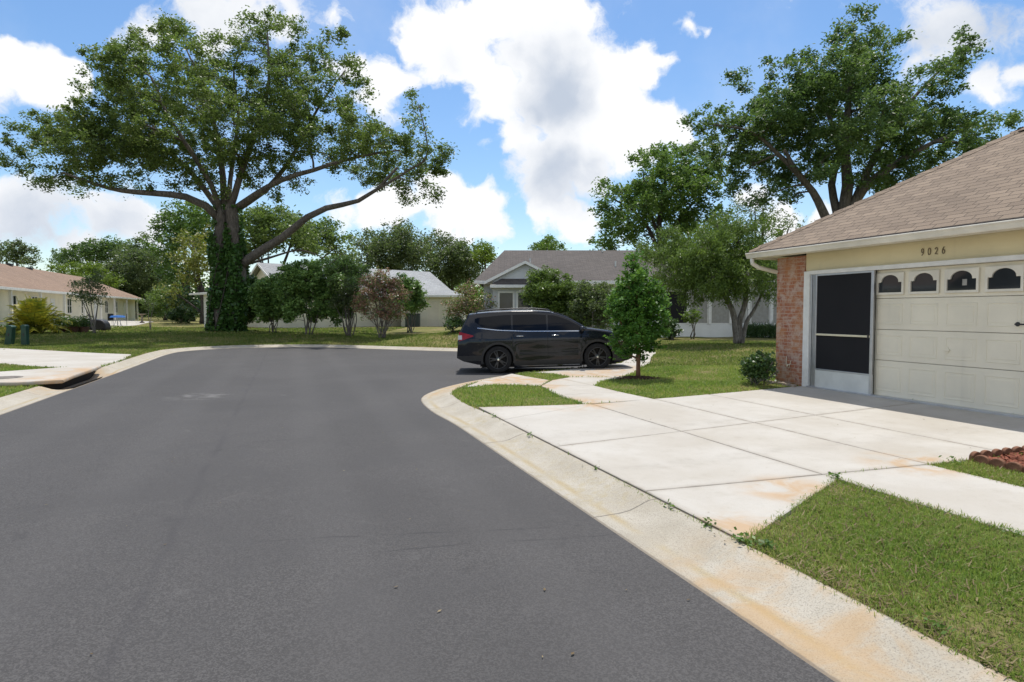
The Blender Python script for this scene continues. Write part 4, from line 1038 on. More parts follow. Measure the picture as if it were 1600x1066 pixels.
shrub('shrub', 'small dark glossy shrub at the foot of the brick pillar', 1186, 600, 12.35, [(1178, 565, 13), (1195, 562, 12), (1205, 575, 9), (1170, 580, 10), (1188, 580, 15), (1200, 590, 9), (1176, 592, 9), (1165, 570, 6), (1190, 552, 6)], 'l_dark', 211, L=.06, W=.036, stems=7, clump=.085, per=26, sr=.01, depth=.22)
shrub('shrub', 'leafy sapling against the low white wall of the dark roofed house', 1082, 530, 31.5, [(1075, 492, 8), (1088, 490, 8), (1082, 500, 7), (1070, 498, 6)], 'l_olive', 212, L=.2, W=.08, stems=3, per=12, depth=.2)
shrub('shrub', 'dark leafy shrub half hidden behind the glossy young tree', 1048, 530, 31, [(1045, 505, 10), (1052, 518, 9), (1042, 520, 9)], 'l_dark', 213, L=.14, W=.08, depth=.3)
# left lawn planting
shrub('ornamental_tree', 'small fine leaved tree with thin twin stems in front of the left house', 147, 507, 37, [(125, 450, 12), (145, 440, 14), (160, 455, 12), (135, 465, 12), (152, 468, 10), (130, 438, 9), (150, 428, 8), (120, 465, 8)], 'l_grey', 215, L=.13, W=.06, stems=4, bk='bark_grey', per=30, sr=.06, cat='tree', clump=.26)
shrub('hedge_ball', 'clipped dark round hedge at the far end of the left lawn', 284, 503, 60, [(275, 490, 9), (285, 484, 10), (296, 488, 9), (280, 495, 9), (292, 497, 9), (270, 497, 6)], 'l_dark', 216, L=.16, W=.1, clump=.3, per=50, cat='hedge')
shrub('young_tree', 'thin staked sapling alone on the left lawn', 231, 514, 42, [(228, 470, 6), (236, 475, 6), (231, 482, 5)], 'l_grey', 217, L=.14, W=.06, stems=2, per=12, sr=.05, cat='tree', depth=.2)
def hedge_row():
    b = at(1190, 533, 32.6); b[2] = hz(b[0], b[1])
    t = thing('low_hedge', 'low dark grassy hedge under the windows of the dark roofed house', 'hedge', b)
    rng = np.random.default_rng(9)
    n = 5200; C = np.column_stack([rng.uniform(-.8, 1.2, n), rng.uniform(-.3, .3, n), np.abs(rng.normal(.35, .16, n))])
    V, Fq = leaves_np(C, .22, .03, rng, -1.2, .1)
    link('foliage', mesh_np('foliage', V, Fq, M['l_dark']), t)
    s = MB()
    for k in range(30): s.tube([(rng.uniform(-.8, 1.2), rng.uniform(-.2, .2), 0), (rng.uniform(-.8, 1.2), rng.uniform(-.2, .2), .45)], .008, 4)
    s.build('stem', M['bark_dark'], t)
hedge_row()

# yellow palm clump
def palm():
    b = at(55, 509, 36); b[2] = hz(b[0], b[1])
    t = thing('areca_palm', 'bushy yellow fronded palm on the lawn edge by the left house', 'palm', b)
    rng = np.random.default_rng(77); V_, F_ = [], []; st = MB()
    for k in range(130):
        a = rng.uniform(0, 6.28); el = rng.uniform(.5, 1.45); ln = rng.uniform(1.5, 2.4)
        d = np.array([math.cos(a) * math.cos(el), math.sin(a) * math.cos(el), math.sin(el)])
        o = np.array([rng.uniform(-.25, .25), rng.uniform(-.25, .25), 0])
        c1 = o + d * ln * .65; c2 = o + d * ln + np.array([0, 0, -.55 * math.cos(el) * ln])
        q = bez(o, c1, c2, 12)
        st.tube(q, np.linspace(.02, .006, 12), 4, False)
        for j in range(4, 12):
            tg = q[min(j + 1, 11)] - q[j - 1]; tg /= np.linalg.norm(tg); sd = np.cross(tg, (0, 0, 1)); sd /= np.linalg.norm(sd) + 1e-6
            for sg in (-1, 1):
                for off in (0, .5):
                    base_ = q[j] + tg * off * .1
                    e = base_ + sd * sg * rng.uniform(.25, .4) + tg * .2 + np.array([0, 0, -.12]); w = tg * .032
                    F_.append([len(V_) + i for i in range(3)]); V_ += [base_ - w, base_ + w, e]
    link('fronds', mesh_np('fronds', np.array(V_), np.array(F_), M['l_palm']), t)
    st.build('stems', M['l_yellow'], t)
palm()

# ------------------------------------------------------------------ house 9026 (right)
HX, HY = P(9.18, 10.3); HR = math.atan2(-.944, .330)
def hip(mb, x0, x1, y0, y1, z, m, hl=True, hr=True, hlrun=None):
    """hipped or gabled roof planes, ridge along x; returns ridge height"""
    run = (y1 - y0) / 2; zr = z + m * run; ym = (y0 + y1) / 2
    rx0 = x0 + (hlrun if hlrun is not None else run) if hl else x0; rx1 = x1 - run if hr else x1
    vs = [(x0, y0, z), (x1, y0, z), (x1, y1, z), (x0, y1, z), (rx0, ym, zr), (rx1, ym, zr)]
    fs = [(0, 1, 5, 4), (2, 3, 4, 5)]
    if hl: fs.append((3, 0, 4))
    if hr: fs.append((1, 2, 5))
    mb.add(vs, fs)
    return zr
h = thing('house', 'house numbered 9026 with tan shingle hip roof, brick pillar and cream garage', 'house', (HX, HY, 0), HR)
GZ = .245
# brick pillar, stucco above door, side wall
pil = MB().box(0, .715, .0, .36, .05, 2.70).build('brick_pillar', M['brick'], h, 0, True)
# crooked soldier course, standing proud
MB().box(-.004, .719, -.006, .1, 2.22, 2.42).build('soldier_course', M['brick'], pil, .004, True)
MB().box(.715, 9.0, .03, .30, 2.405, 2.745).build('wall', M['stucco'], h, 0, True)
MB().box(.02, 9.0, .36, .5, .05, 2.70).box(.0, .2, .5, 5.3, .05, 2.70).box(6.9, 9.0, .03, .30, .05, 2.40).build('wall', M['stucco'], h, 0, True)
# door frame
MB().box(.72, .86, -.025, .12, GZ - .02, 2.40).build('door_jamb', M['white'], h, .006)
MB().box(.86, 6.9, -.035, .10, 2.335, 2.405).build('door_header', M['white'], h, .006)
MB().box(.86, .905, .0, .10, GZ, 2.335).box(.925, .945, .0, .10, GZ, 2.335).box(.965, .985, -.01, .10, GZ, 2.335).box(.86, .985, .085, .1, GZ, 2.335).build('screen_track', M['alu'], h, .003)
MB().box(.86, 6.9, -.05, .12, GZ - .012, GZ + .022).build('threshold', M['alu'], h, .004)
# sliding screen panel
sx0, sx1 = 1.0, 2.245
MB().box(sx0, sx1, -.002, .012, .60, 2.30).build('screen_mesh', M['screen'], h, 0, True)
MB().box(sx0 - .0, sx0 + .035, -.018, .022, GZ + .02, 2.335).box(sx1 - .055, sx1, -.018, .022, GZ + .02, 2.335).box(sx0 + .035, sx1 - .055, -.016, .02, 2.30, 2.335).box(sx0 + .035, sx1 - .055, -.016, .02, .575, .605).build('screen_frame', M['alu'], h, .004)
MB().box(sx0 + .035, sx1 - .055, -.014, .018, GZ + .02, .575).build('kick_plate', M['alupanel'], h, .003)
MB().box(sx0 + .035, sx1 - .055, -.028, -.003, 1.215, 1.25).build('push_bar', M['brass'], h, .004)
MB().box(sx1 - .09, sx1 - .06, -.04, -.003, 1.2, 1.27).build('latch', M['blackmetal'], h, .004)
# garage door: four rows of sections, raised panels, arched lights
gd0, gd1, gy = 2.20, 6.88, .085
door = MB()
rows = [(GZ + .015, .845), (.852, 1.352), (1.359, 1.862), (1.869, 2.33)]
pw = .587; px0 = 2.18
for i, (a, b) in enumerate(rows):
    door.box(gd0, gd1, gy, gy + .05, a, b)
door = door.build('garage_door', M['doorcream'], h, .004, True)
pan = MB()
def frame_ring(mb, x0, x1, z0, z1, w, y0, y1):
    mb.box(x0, x1, y0, y1, z0, z0 + w).box(x0, x1, y0, y1, z1 - w, z1).box(x0, x0 + w, y0, y1, z0 + w, z1 - w).box(x1 - w, x1, y0, y1, z0 + w, z1 - w)
for i, (a, b) in enumerate(rows[:3]):
    for k in range(8):
        x = px0 + k * pw + .065
        frame_ring(pan, x, x + pw - .13, a + .085, b - .085, .018, gy - .006, gy + .01)
        pan.box(x + .05, x + pw - .18, gy - .004, gy + .01, a + .135, b - .135)
pan.build('raised_panel', M['doorcream'], door, .004, True)
for k in range(8):
    xc = px0 + k * pw + .295
    fr = MB(); x0, x1, z0, z1 = xc - .25, xc + .25, 1.925, 2.275
    hw, sh, ar = .215, 2.125, .158
    arc = [(xc + ar * math.cos(t), sh + .012 + .108 * math.sin(t)) for t in np.linspace(math.pi, 0, 15)]
    inner = [(xc - hw, 1.96), (xc - hw, sh)] + [(xc - ar, sh)] + arc + [(xc + ar, sh), (xc + hw, sh), (xc + hw, 1.96)]
    # surround: fill between outline and rectangle with strips
    fr.box(x0, xc - hw, gy - .030, gy - .001, z0, z1).box(xc + hw, x1, gy - .030, gy - .001, z0, z1).box(xc - hw, xc + hw, gy - .030, gy - .001, z0, 1.96)
    top = [(xc - hw, sh), (xc - ar, sh)] + arc + [(xc + ar, sh), (xc + hw, sh)]
    for (ax, az), (bx, bz) in zip(top[:-1], top[1:]):
        if bx - ax < 1e-4: continue
        fr.add([(ax, gy - .030, az), (bx, gy - .030, bz), (bx, gy - .030, z1), (ax, gy - .030, z1), (ax, gy - .001, az), (bx, gy - .001, bz), (bx, gy - .001, z1), (ax, gy - .001, z1)],
               [(0, 1, 2, 3), (0, 4, 5, 1), (3, 2, 6, 7)])
    wnd = fr.build('door_window', M['gutter'], door, 0, True)
    n = len(inner)
    MB().add([(x, gy - .006, z) for x, z in inner], [tuple(range(n))]).build('pane', M['glass'], door)
MB().box(3.655, 3.72, gy - .012, gy - .0065, 2.03, 2.12).build('window_sticker', M['blinds'], door)
MB().box(3.42, 3.50, gy - .03, gy - .006, 1.06, 1.09).box(3.44, 3.48, gy - .012, gy - .004, 1.03, 1.12).build('lift_handle', M['doorcream'], door, .005)
MB().tube([(4.42, gy, 1.48), (4.42, gy - .06, 1.48), (4.55, gy - .065, 1.48), (4.60, gy - .05, 1.475)], .011, 8).lathe([(.001, gy - .012), (.03, gy - .012), (.03, gy - .002)], 'y', 16, (4.42, 0, 1.48)).build('lever_handle', M['blackmetal'], door, smooth=False)
# numerals 9 0 2 6 as bent strokes
def stroke(ch):
    c = lambda cx, cy, r, a, b, n=14, ry=None: [(cx + r * math.cos(t), cy + (ry or r) * math.sin(t)) for t in np.linspace(a, b, n)]
    pi = math.pi
    if ch == '0': return c(.5, .5, .32, 0, 2 * pi, 26, .5)
    if ch == '9': return c(.5, .70, .28, -.2, 2 * pi - .2, 22, .29) + [(.77, .5), (.66, .22), (.45, .02), (.3, 0)]
    if ch == '6': return [(.72, .98), (.5, .9), (.32, .66), (.24, .4)] + c(.51, .30, .28, pi * .95, pi * .95 + 2 * pi, 22, .29)
    if ch == '2': return [(.2, .72)] + c(.48, .72, .28, pi * .95, -.35, 14, .27) + [(.58, .38), (.18, .02), (.55, .05), (.85, .0)]
for k, ch in enumerate('9026'):
    xx = 3.03 + k * .111
    pts = [(xx + q[0] * .066, .018, 2.512 + q[1] * .10) for q in stroke(ch)]
    MB().tube(pts, .0054, 6).build('house_numeral', M['numeral'], h, smooth=True)
# roof
x0r, x1r, y0r, y1r, ze, pm = -.26, 17, -.47, 5.63, 2.835, .62
rf = MB(); zr = hip(rf, x0r, x1r, y0r, y1r, ze, pm, True, False)
roof = rf.build('roof', M['shingle_tan'], h, 0, True)
cap = MB()
def capline(a, b, n, r=.055):
    a, b = Vector(a), Vector(b)
    for i in range(n):
        p = a.lerp(b, i / n); q = a.lerp(b, (i + 1.15) / n)
        d = (b - a).normalized(); sd = d.cross(Vector((0, 0, 1))).normalized() * .12; up = Vector((0, 0, .02 + .012 * (i % 2)))
        cap.add([p - sd - Vector((0, 0, .055)), p + up, p + sd - Vector((0, 0, .055)), q - sd - Vector((0, 0, .055)), q + up * .6, q + sd - Vector((0, 0, .055))], [(0, 1, 4, 3), (1, 2, 5, 4)])
ym = (y0r + y1r) / 2; rn = (y1r - y0r) / 2
capline((x0r, y0r, ze + .01), (x0r + rn, ym, zr + .01), 26); capline((x0r, y1r, ze + .01), (x0r + rn, ym, zr + .01), 20); capline((x0r + rn, ym, zr + .015), (x1r, ym, zr + .015), 40)
cap.build('ridge_cap', M['shingle_tan'], roof, 0, True)
MB().box(x0r - .012, x1r, y0r - .045, y0r + .1, ze - .022, ze - .004).box(x0r - .03, x0r + .1, y0r - .045, y1r, ze - .021, ze - .005).build('drip_edge', M['dripedge'], roof)
MB().box(x0r + .02, x1r, y0r + .06, .0, 2.735, 2.752).box(x0r + .02, .0, .0, y1r, 2.735, 2.752).build('soffit', M['gutter'], h)
MB().box(x0r + .03, x1r, y0r + .03, y0r + .06, 2.69, ze - .022).box(x0r, x0r + .03, y0r + .03, y1r, 2.69, ze - .022).build('fascia', M['gutter'], h, .004)
gp_ = [(y0r - .10, ze - .03), (y0r - .105, ze - .045), (y0r - .085, ze - .07), (y0r - .06, 2.70), (y0r + .028, 2.70), (y0r + .028, ze - .026)]
gut = MB(); gut.prism(gp_, 'x', x0r - .005, x1r)
gut = gut.build('gutter', M['gutter'], h, .004)
MB().tube([(x0r + .12, y0r - .03, 2.70), (x0r + .12, y0r - .02, 2.60), (x0r + .16, y0r + .10, 2.52), (x0r + .24, -.05, 2.44), (x0r + .25, .1, 2.42), (x0r + .25, .25, 2.40)], .042, 8).build('downspout', M['gutter'], gut, smooth=True)
# faint hose bib on the pillar
MB().tube([(.38, .0, .62), (.38, -.05, .62), (.37, -.06, .58)], .012, 6).tube([(.30, -.004, .78), (.32, -.03, .62), (.40, -.04, .55), (.42, -.01, .7)], .006, 6).build('hose_bib', M['brass'], pil, smooth=True)

# weathered border stones at the pillar foot
r = np.random.default_rng(8)
for i in range(9):
    a = -.32 + i * .13
    q = P(9.18 - .22 + r.uniform(-.01, .01), 10.3 - a)
    s = MB(); w = .058
    s.box(-w, w, -.045, .045, -.03, .055 + r.uniform(-.01, .012))
    o = s.build('edging_stone', M['stone'], None, .018, segs=3); o.location = (q[0], q[1], hz(*q)); o.rotation_euler = (0, 0, HR + r.uniform(-.1, .1))
    tag(o, 'weathered border stone at the foot of the brick pillar, in a short line', 'edging stone', 'border stones by the brick pillar')

# scalloped terracotta edging and the red mulch bed
def scallop():
    mb = MB(); n = 11
    ring = [(-.07, -.05), (.07, -.05), (.07, .02)] + [(.07 * math.cos(t), .02 + .05 * math.sin(t)) for t in np.linspace(0, math.pi, n)][1:-1] + [(-.07, .02)]
    mb.prism(ring, 'y', -.022, .022)
    return mb.build('scalloped_edging', M['terracotta'], None, .008)
ed0 = scallop(); first = True
r = np.random.default_rng(4)
spots = [(6.34, 4.30 - i * .146, HR + r.uniform(-.08, .08), 'front') for i in range(14)] + [(6.44 + i * .146, 4.44 - .004 * i, HR + math.pi / 2 + r.uniform(-.08, .08), 'back') for i in range(12)]
for n_, t_, rz, w in spots:
    o = ed0 if first else ed0.copy()
    if not first: COL.objects.link(o)
    first = False
    q = P(n_, t_); o.location = (q[0], q[1], hz(*q) + .01); o.rotation_euler = (r.uniform(-.1, .1), r.uniform(-.06, .06), rz)
    tag(o, 'scalloped terracotta edging block in the row between grass strip and red mulch' if w == 'front' else 'scalloped terracotta edging block in the row between driveway and red mulch', 'edging block', 'terracotta edging beside the grass strip' if w == 'front' else 'terracotta edging beside the driveway')
mb = MB()
bp = [P(6.36, 4.42), P(9.1, 4.3), P(9.1, .5), P(6.36, .5)]
mb.add([(x, y, hz(x, y) + .012) for x, y in bp], [(0, 1, 2, 3)])
for i in range(2600):
    q = P(r.uniform(6.38, 8.2), r.uniform(2.2, 4.38)); z = hz(*q) + .014 + r.uniform(0, .025)
    b = r.uniform(0, 3.14); l = r.uniform(.012, .035); w = r.uniform(.006, .012); tl = r.uniform(-.015, .015)
    c_, s_ = math.cos(b), math.sin(b)
    mb.add([(q[0] - l * c_ - w * s_, q[1] - l * s_ + w * c_, z - tl), (q[0] + l * c_ - w * s_, q[1] + l * s_ + w * c_, z + tl), (q[0] + l * c_ + w * s_, q[1] + l * s_ - w * c_, z + tl + .006), (q[0] - l * c_ + w * s_, q[1] - l * s_ - w * c_, z - tl + .006)], [(0, 1, 2, 3)])
structure(mb.build('red_mulch', M['mulch'], None), 'stuff')

# ------------------------------------------------------------------ other houses
def window(parent, x0, x1, z0, z1, y, sgn=-1, glass='glass', fw=.06, mull=0, mid=False, axis='x'):
    """frame proud of a wall face at y (normal -y when sgn=-1); pane is its sub-part"""
    f = MB()
    ya, yb = sorted((y + sgn * .035, y - sgn * .02))
    bx = lambda a, b, c, d, e, g, mb: mb.box(a, b, c, d, e, g) if axis == 'x' else mb.box(c, d, a, b, e, g)
    bx(x0, x1, ya, yb, z0, z0 + fw, f); bx(x0, x1, ya, yb, z1 - fw, z1, f); bx(x0, x0 + fw, ya, yb, z0 + fw, z1 - fw, f); bx(x1 - fw, x1, ya, yb, z0 + fw, z1 - fw, f)
    for k in range(mull):
        xm = x0 + (x1 - x0) * (k + 1) / (mull + 1); bx(xm - .025, xm + .025, ya, yb, z0 + fw, z1 - fw, f)
    if mid:
        zm = (z0 + z1) / 2; ya2, yb2 = sorted((y + sgn * .03, y - sgn * .02)); bx(x0 + fw, x1 - fw, ya2, yb2, zm - .02, zm + .02, f)
    w = f.build('window', M['white'], parent, 0)
    g = MB(); ya, yb = sorted((y + sgn * .012, y + sgn * .002)); bx(x0 + fw, x1 - fw, ya, yb, z0 + fw, z1 - fw, g); g.build('pane', M[glass], w)
    return w

# dark roofed house behind the car (front faces the camera)
BW = 34.0
hb = thing('house', 'grey house with dark shingle roof, gabled bay window and long white framed porch', 'house', (6, BW, 0))
zx = lambda px: (px - 800) / F * BW - 6
ba = .25
MB().box(-7.5, 9.5, 0, .25, ba, 3.2).box(-7.5, -7.25, .25, 9, ba, 3.2).box(9.25, 9.5, .25, 9, ba, 3.2).build('wall', M['wallgrey'], hb, 0, True)
MB().box(zx(1000), 9.5, -.04, 0, .25, .98).build('sill_wall', M['wallwhite'], hb, .01, True)
rf = MB(); zr2 = hip(rf, -7.95, 10, -.65, 9.2, 3.27, .41, True, False, 1.5)
rb_ = rf.build('roof', M['shingle_grey'], hb, 0, True)
MB().box(-7.98, 10, -.70, -.62, 3.08, 3.255).box(-7.98, 10, -.62, 0, 3.15, 3.165).build('gutter', M['white'], hb, .01)
# bay
bx0, bx1 = -7.45, -3.2
MB().box(bx0 + .45, bx1 - .45, -.9, -.001, ba, 3.16).build('bay_wall', M['wallgrey'], hb, 0, True)
g = MB(); pk = (bx0 + bx1) / 2
g.prism([(bx0 + .25, 3.18), (bx1 - .25, 3.18), (pk, 4.12)], 'y', -.92, -.2); g.build('gable', M['wallgrey'], hb, 0, True)
g = MB(); g.add([(bx0, -1.15, 3.16), (pk, -1.15, 4.26), (pk, 2.0, 4.26), (bx0, 2.0, 3.16), (bx1, -1.15, 3.16), (bx1, 2.0, 3.16)], [(0, 1, 2, 3), (1, 4, 5, 2)])
g.build('gable_roof', M['shingle_grey'], hb, 0, True)
g = MB()
for s0, s1 in ((bx0, pk), (bx1, pk)):
    g.add([(s0, -1.17, 3.03), (s1, -1.17, 4.10), (s1, -1.17, 4.25), (s0, -1.17, 3.18), (s0, -1.11, 3.03), (s1, -1.11, 4.10), (s1, -1.11, 4.25), (s0, -1.11, 3.18)], [(0, 1, 2, 3), (4, 7, 6, 5), (0, 4, 5, 1), (3, 2, 6, 7)])
g.build('rake_board', M['white'], hb)
g = MB(); g.add([(bx0 + .35, -1.35, 3.02), (bx1 - .35, -1.35, 3.02), (bx1 - .9, -.93, 3.34), (bx0 + .9, -.93, 3.34), (bx0 + .35, -.93, 3.02), (bx1 - .35, -.93, 3.02)], [(0, 1, 2, 3), (0, 3, 4), (1, 5, 2)])
can = g.build('bay_canopy', M['shingle_grey'], hb, 0, True)
MB().box(bx0 + .33, bx1 - .33, -1.37, -.905, 2.86, 3.015).build('canopy_fascia', M['white'], can, .01)
for k in range(3):
    window(hb, bx0 + .72 + k * .95, bx0 + .72 + k * .95 + .86, 1.45, 2.70, -.9, fw=.09)
# long porch glazing
for a, b, gl in ((1035, 1073, 'screen'), (1076, 1106, 'blinds'), (1110, 1140, 'blinds'), (1143, 1166, 'blinds'), (1172, 1202, 'blinds'), (1206, 1240, 'blinds'), (1244, 1275, 'blinds')):
    window(hb, zx(a), zx(b), .99, 2.75, -.0, glass=gl, fw=.05)
for px in (1003, 1074.5, 1108, 1141.5, 1169, 1204, 1242): MB().box(zx(px) - .07, zx(px) + .07, -.09, -.041, .98, 3.08).build('porch_post', M['white'], hb, .008)
for px, yy in ((968, 1.5), (830, 2.0), (957, 4.0)):
    MB().tube([(zx(px) * 1.0, yy, 3.27 + .41 * (yy + .65) - .1), (zx(px), yy, 3.27 + .41 * (yy + .65) + .28)], .05, 8).build('roof_vent', M['alu'], rb_)

# pale roofed house in the middle distance
hm = thing('house', 'cream house with pale grey roof behind the row of shrubs', 'house', (-15, 54, 0))
o0 = np.array((-15.0, 54.0)); d = np.array((.717, .697)); q = np.array((.697, -.717))
rs = np.array((-19.3, 50.0)) - o0
def mv(a, b, z): p = rs + d * a + q * b; return (p[0], p[1], z)
g = MB(); g.add([mv(0, -4, .3), mv(0, 4, .3), mv(0, 4, 3.05), mv(0, 0, 5.3), mv(0, -4, 3.05), mv(16, -4, .3), mv(16, 4, .3), mv(16, 4, 3.05), mv(16, 0, 5.3), mv(16, -4, 3.05)], [(0, 1, 2, 3, 4), (5, 9, 8, 7, 6), (1, 6, 7, 2), (0, 4, 9, 5)])
g.build('wall', M['wallcream'], hm, 0, True)
g = MB(); g.add([mv(-.5, -4.5, 2.9), mv(-.5, 0, 5.43), mv(16, 0, 5.43), mv(16, -4.5, 2.9), mv(-.5, 4.5, 2.9), mv(16, 4.5, 2.9)], [(0, 1, 2, 3), (1, 4, 5, 2)])
rm = g.build('roof', M['shingle_pale'], hm, 0, True)
g = MB()
for b in (-4.5, 4.5): g.add([mv(-.53, b, 2.72), mv(-.53, 0, 5.25), mv(-.53, 0, 5.42), mv(-.53, b, 2.89), mv(-.47, b, 2.72), mv(-.47, 0, 5.25), mv(-.47, 0, 5.42), mv(-.47, b, 2.89)], [(0, 1, 2, 3), (4, 7, 6, 5), (0, 4, 5, 1), (3, 2, 6, 7)])
g.build('rake_board', M['white'], hm)
# garage wing
wx0, wx1, wy0 = -9.0 + 15, -4.3 + 15, 52 - 54
MB().box(wx0, wx1, wy0, wy0 + 8, .35, 2.95).build('garage_wall', M['wallcream'], hm, 0, True)
rf = MB(); hip(rf, wx0 - 3, wx1 + .5, wy0 - .5, wy0 + 8.5, 2.98, .36, False, True); rf.build('wing_roof', M['shingle_pale'], hm, 0, True)
MB().box(wx0 - 3, wx1 + .52, wy0 - .56, wy0 - .48, 2.80, 2.97).build('gutter', M['white'], hm, .01)
MB().box(wx0 + 2.2, wx0 + 3.1, wy0 - .03, wy0 - .002, .42, 2.4).box(wx0 + 3.3, wx0 + 4.25, wy0 - .03, wy0 - .002, .42, 2.4).build('garage_door', M['doorcream'], hm, .006, True)
MB().box(wx0 + 3.9, wx0 + 4.02, wy0 - .12, wy0 - .031, 2.1, 2.3).build('wall_lamp', M['blackmetal'], hm, .02)
# little porch on its left flank
bx = -24.0 + 15; by = 50.5 - 54
MB().box(bx - .2, bx + .35, by - .2, by + .3, .4, 3.0).build('porch_post', M['wallwhite'], hm, .02, True)
MB().add([(bx - 1.1, by - .7, 3.05), (bx + 1.6, by - .7, 3.25), (bx + 1.6, by + 3, 3.5), (bx - 1.1, by + 3, 3.25), (bx - 1.1, by - .7, 2.92), (bx + 1.6, by - .7, 3.0), (bx + 1.6, by + 3, 3.3), (bx - 1.1, by + 3, 3.1)],
         [(0, 1, 2, 3), (4, 7, 6, 5), (0, 4, 5, 1), (1, 5, 6, 2), (2, 6, 7, 3), (3, 7, 4, 0)]).build('porch_roof', M['white'], hm, .02)
MB().box(bx - .1, bx + 3.5, by + 2.6, by + 2.8, .4, 3.0).build('porch_wall', M['wallcream'], hm, 0, True)
# cabinet by the garage wing
c = at(645, 508, 50.5); zc = hz(c[0], c[1])
acu = thing('utility_cabinet', 'dark cabinet standing against the cream garage wing', 'cabinet', (c[0], c[1], zc))
MB().box(-.55, .55, -.35, .35, 0, 1.0).build('housing', M['ac'], acu, .03); MB().box(-.58, .58, -.38, .38, 1.0, 1.05).build('lid', M['blackmetal'], acu, .01)

# long house on the left: front runs parallel to the road
LX, LY = P(-17.4, 30.0); LRz = math.atan2(.944, -.330)       # local x away along the road, local y to the left (into the house)
hl = thing('house', 'long low cream house with brown roof across the left lawn', 'house', (LX, LY, 0), LRz)
Lz = .62; LL = 58
MB().box(0, LL, 0, .25, Lz - .4, 3.1).box(LL - .25, LL, .25, 9, Lz - .4, 3.1).build('wall', M['wallcream'], hl, 0, True)
rf = MB(); hip(rf, -4, LL + .7, -.8, 9.2, 3.2, .46, False, True); rl_ = rf.build('roof', M['shingle_red'], hl, 0, True)
MB().box(-4, LL + .72, -.88, -.78, 3.02, 3.185).box(-4, LL + .7, -.78, 0, 3.04, 3.06).build('gutter', M['white'], hl, .01)
MB().box(LL + .64, LL + .74, -.86, 9.2, 3.0, 3.18).build('fascia', M['white'], hl, .01)
for k, xx in enumerate(np.arange(1.5, LL - 2, 3.9)):
    if k % 3 == 1:
        MB().box(xx, xx + .95, -.03, -.002, Lz, Lz + 2.05).build('door', M['wallwhite'], hl, .01)
    else:
        window(hl, xx, xx + 1.15, Lz + .85, Lz + 2.15, 0, mid=True, mull=1, fw=.07)
for xx in np.arange(3.6, LL, 5.2): MB().box(xx, xx + .16, -.75, -.59, Lz - .2, 3.03).build('porch_post', M['white'], hl, .01)
for xx, yy in ((14, 3), (19, 4.2), (27, 3.2), (33, 4.0), (37, 3.9)):
    zz = 3.2 + .46 * (yy + .8)
    MB().box(xx - .2, xx + .2, yy - .2, yy + .2, zz - .1, zz + .16).build('roof_vent', M['blackmetal'], rl_, .03)

# ------------------------------------------------------------------ small things on the left lawn
def pedestal(px, py, Y, hgt, w, lean, label):
    b = at(px, py, Y); b[2] = hz(b[0], b[1]) - .02
    t = thing('utility_pedestal', label, 'utility pedestal', b); t.rotation_euler = (0, lean, 0)
    MB().prism([(-w * .5, 0), (w * .5, 0), (w * .44, hgt), (-w * .44, hgt)], 'y', -w * .4, w * .4).build('housing', M['greenplastic'], t, .02)
    MB().prism([(-w * .5, hgt), (w * .5, hgt), (w * .46, hgt + .07), (w * .25, hgt + .11), (-w * .25, hgt + .11), (-w * .46, hgt + .07)], 'y', -w * .45, w * .45).build('cap', M['greenplastic'], t, .015)
    MB().box(-w * .12, w * .12, -w * .43, -w * .4, hgt * .55, hgt * .7).build('hasp', M['blackmetal'], t, .005)
pedestal(14.5, 537, 29.0, .80, .30, .14, 'dark green utility pedestal that leans, at the left edge of the lawn')
pedestal(39.5, 538, 28.6, .83, .26, 0.01, 'upright dark green utility pedestal beside the leaning one')

def potted(px, py, Y, w, h_, lm, seed, label, flower=False):
    b = at(px, py, Y); b[2] = hz(b[0], b[1])
    t = thing('potted_plant', label, 'potted plant', b)
    MB().lathe([(w * .30, 0), (w * .42, h_ * .35), (w * .45, h_ * .36), (w * .38, h_ * .37), (.01, h_ * .33)], 'z', 16).build('pot', M['pot'], t, smooth=False)
    rng = np.random.default_rng(seed); n = 420
    C = np.column_stack([rng.normal(0, w * .32, n), rng.normal(0, w * .32, n), h_ * .38 + np.abs(rng.normal(h_ * .25, h_ * .2, n))])
    V, Fq = leaves_np(C, .16, .07, rng, 0, .2)
    link('foliage', mesh_np('foliage', V, Fq, M[lm]), t)
    if flower:
        C2 = C[:40] + np.array([0, 0, .08]); V, Fq = leaves_np(C2, .10, .09, rng, 0, .8); link('blossom', mesh_np('blossom', V, Fq, M['blossom']), t)
potted(93, 505, 38.0, .75, 1.05, 'l_mid', 301, 'potted plant with a bushy green top beside the yellow palm')
potted(106, 502, 39.0, .6, .5, 'l_russet', 302, 'low pot of reddish leaves between two green potted plants', True)
potted(114, 504, 38.4, .8, .95, 'l_mid', 303, 'largest green potted plant left of the fine leaved small tree')
potted(124, 503, 38.8, .7, .75, 'l_yellow', 304, 'potted plant with orange and yellow leaves')
potted(132, 504, 38.2, .6, .95, 'l_dark', 305, 'tall dark potted plant right against the fine leaved small tree')
potted(17, 510, 36.0, .5, .55, 'l_mid', 306, 'small potted plant with red flowers left of the yellow palm', True)

# black covered grill
b = at(155, 503, 41); b[2] = hz(b[0], b[1])
t = thing('covered_grill', 'barbecue grill under a sagging black cover on the left patio', 'grill', b)
g = MB()
prf = [(-.85, 0), (-.9, .5), (-.8, .95), (-.45, 1.12), (.1, 1.14), (.55, 1.05), (.85, .75), (.95, .3), (.95, 0)]
prf = [(x * .62, z * .62) for x, z in prf]; g.prism(prf, 'y', -.3, .3); g.build('cover', M['blackmetal'], t, .08, segs=3)
for s in (-.42, .45): MB().lathe([(.07, -.03), (.07, .03)], 'y', 14, (s, -.34, .07)).build('wheel', M['tyre'], t)
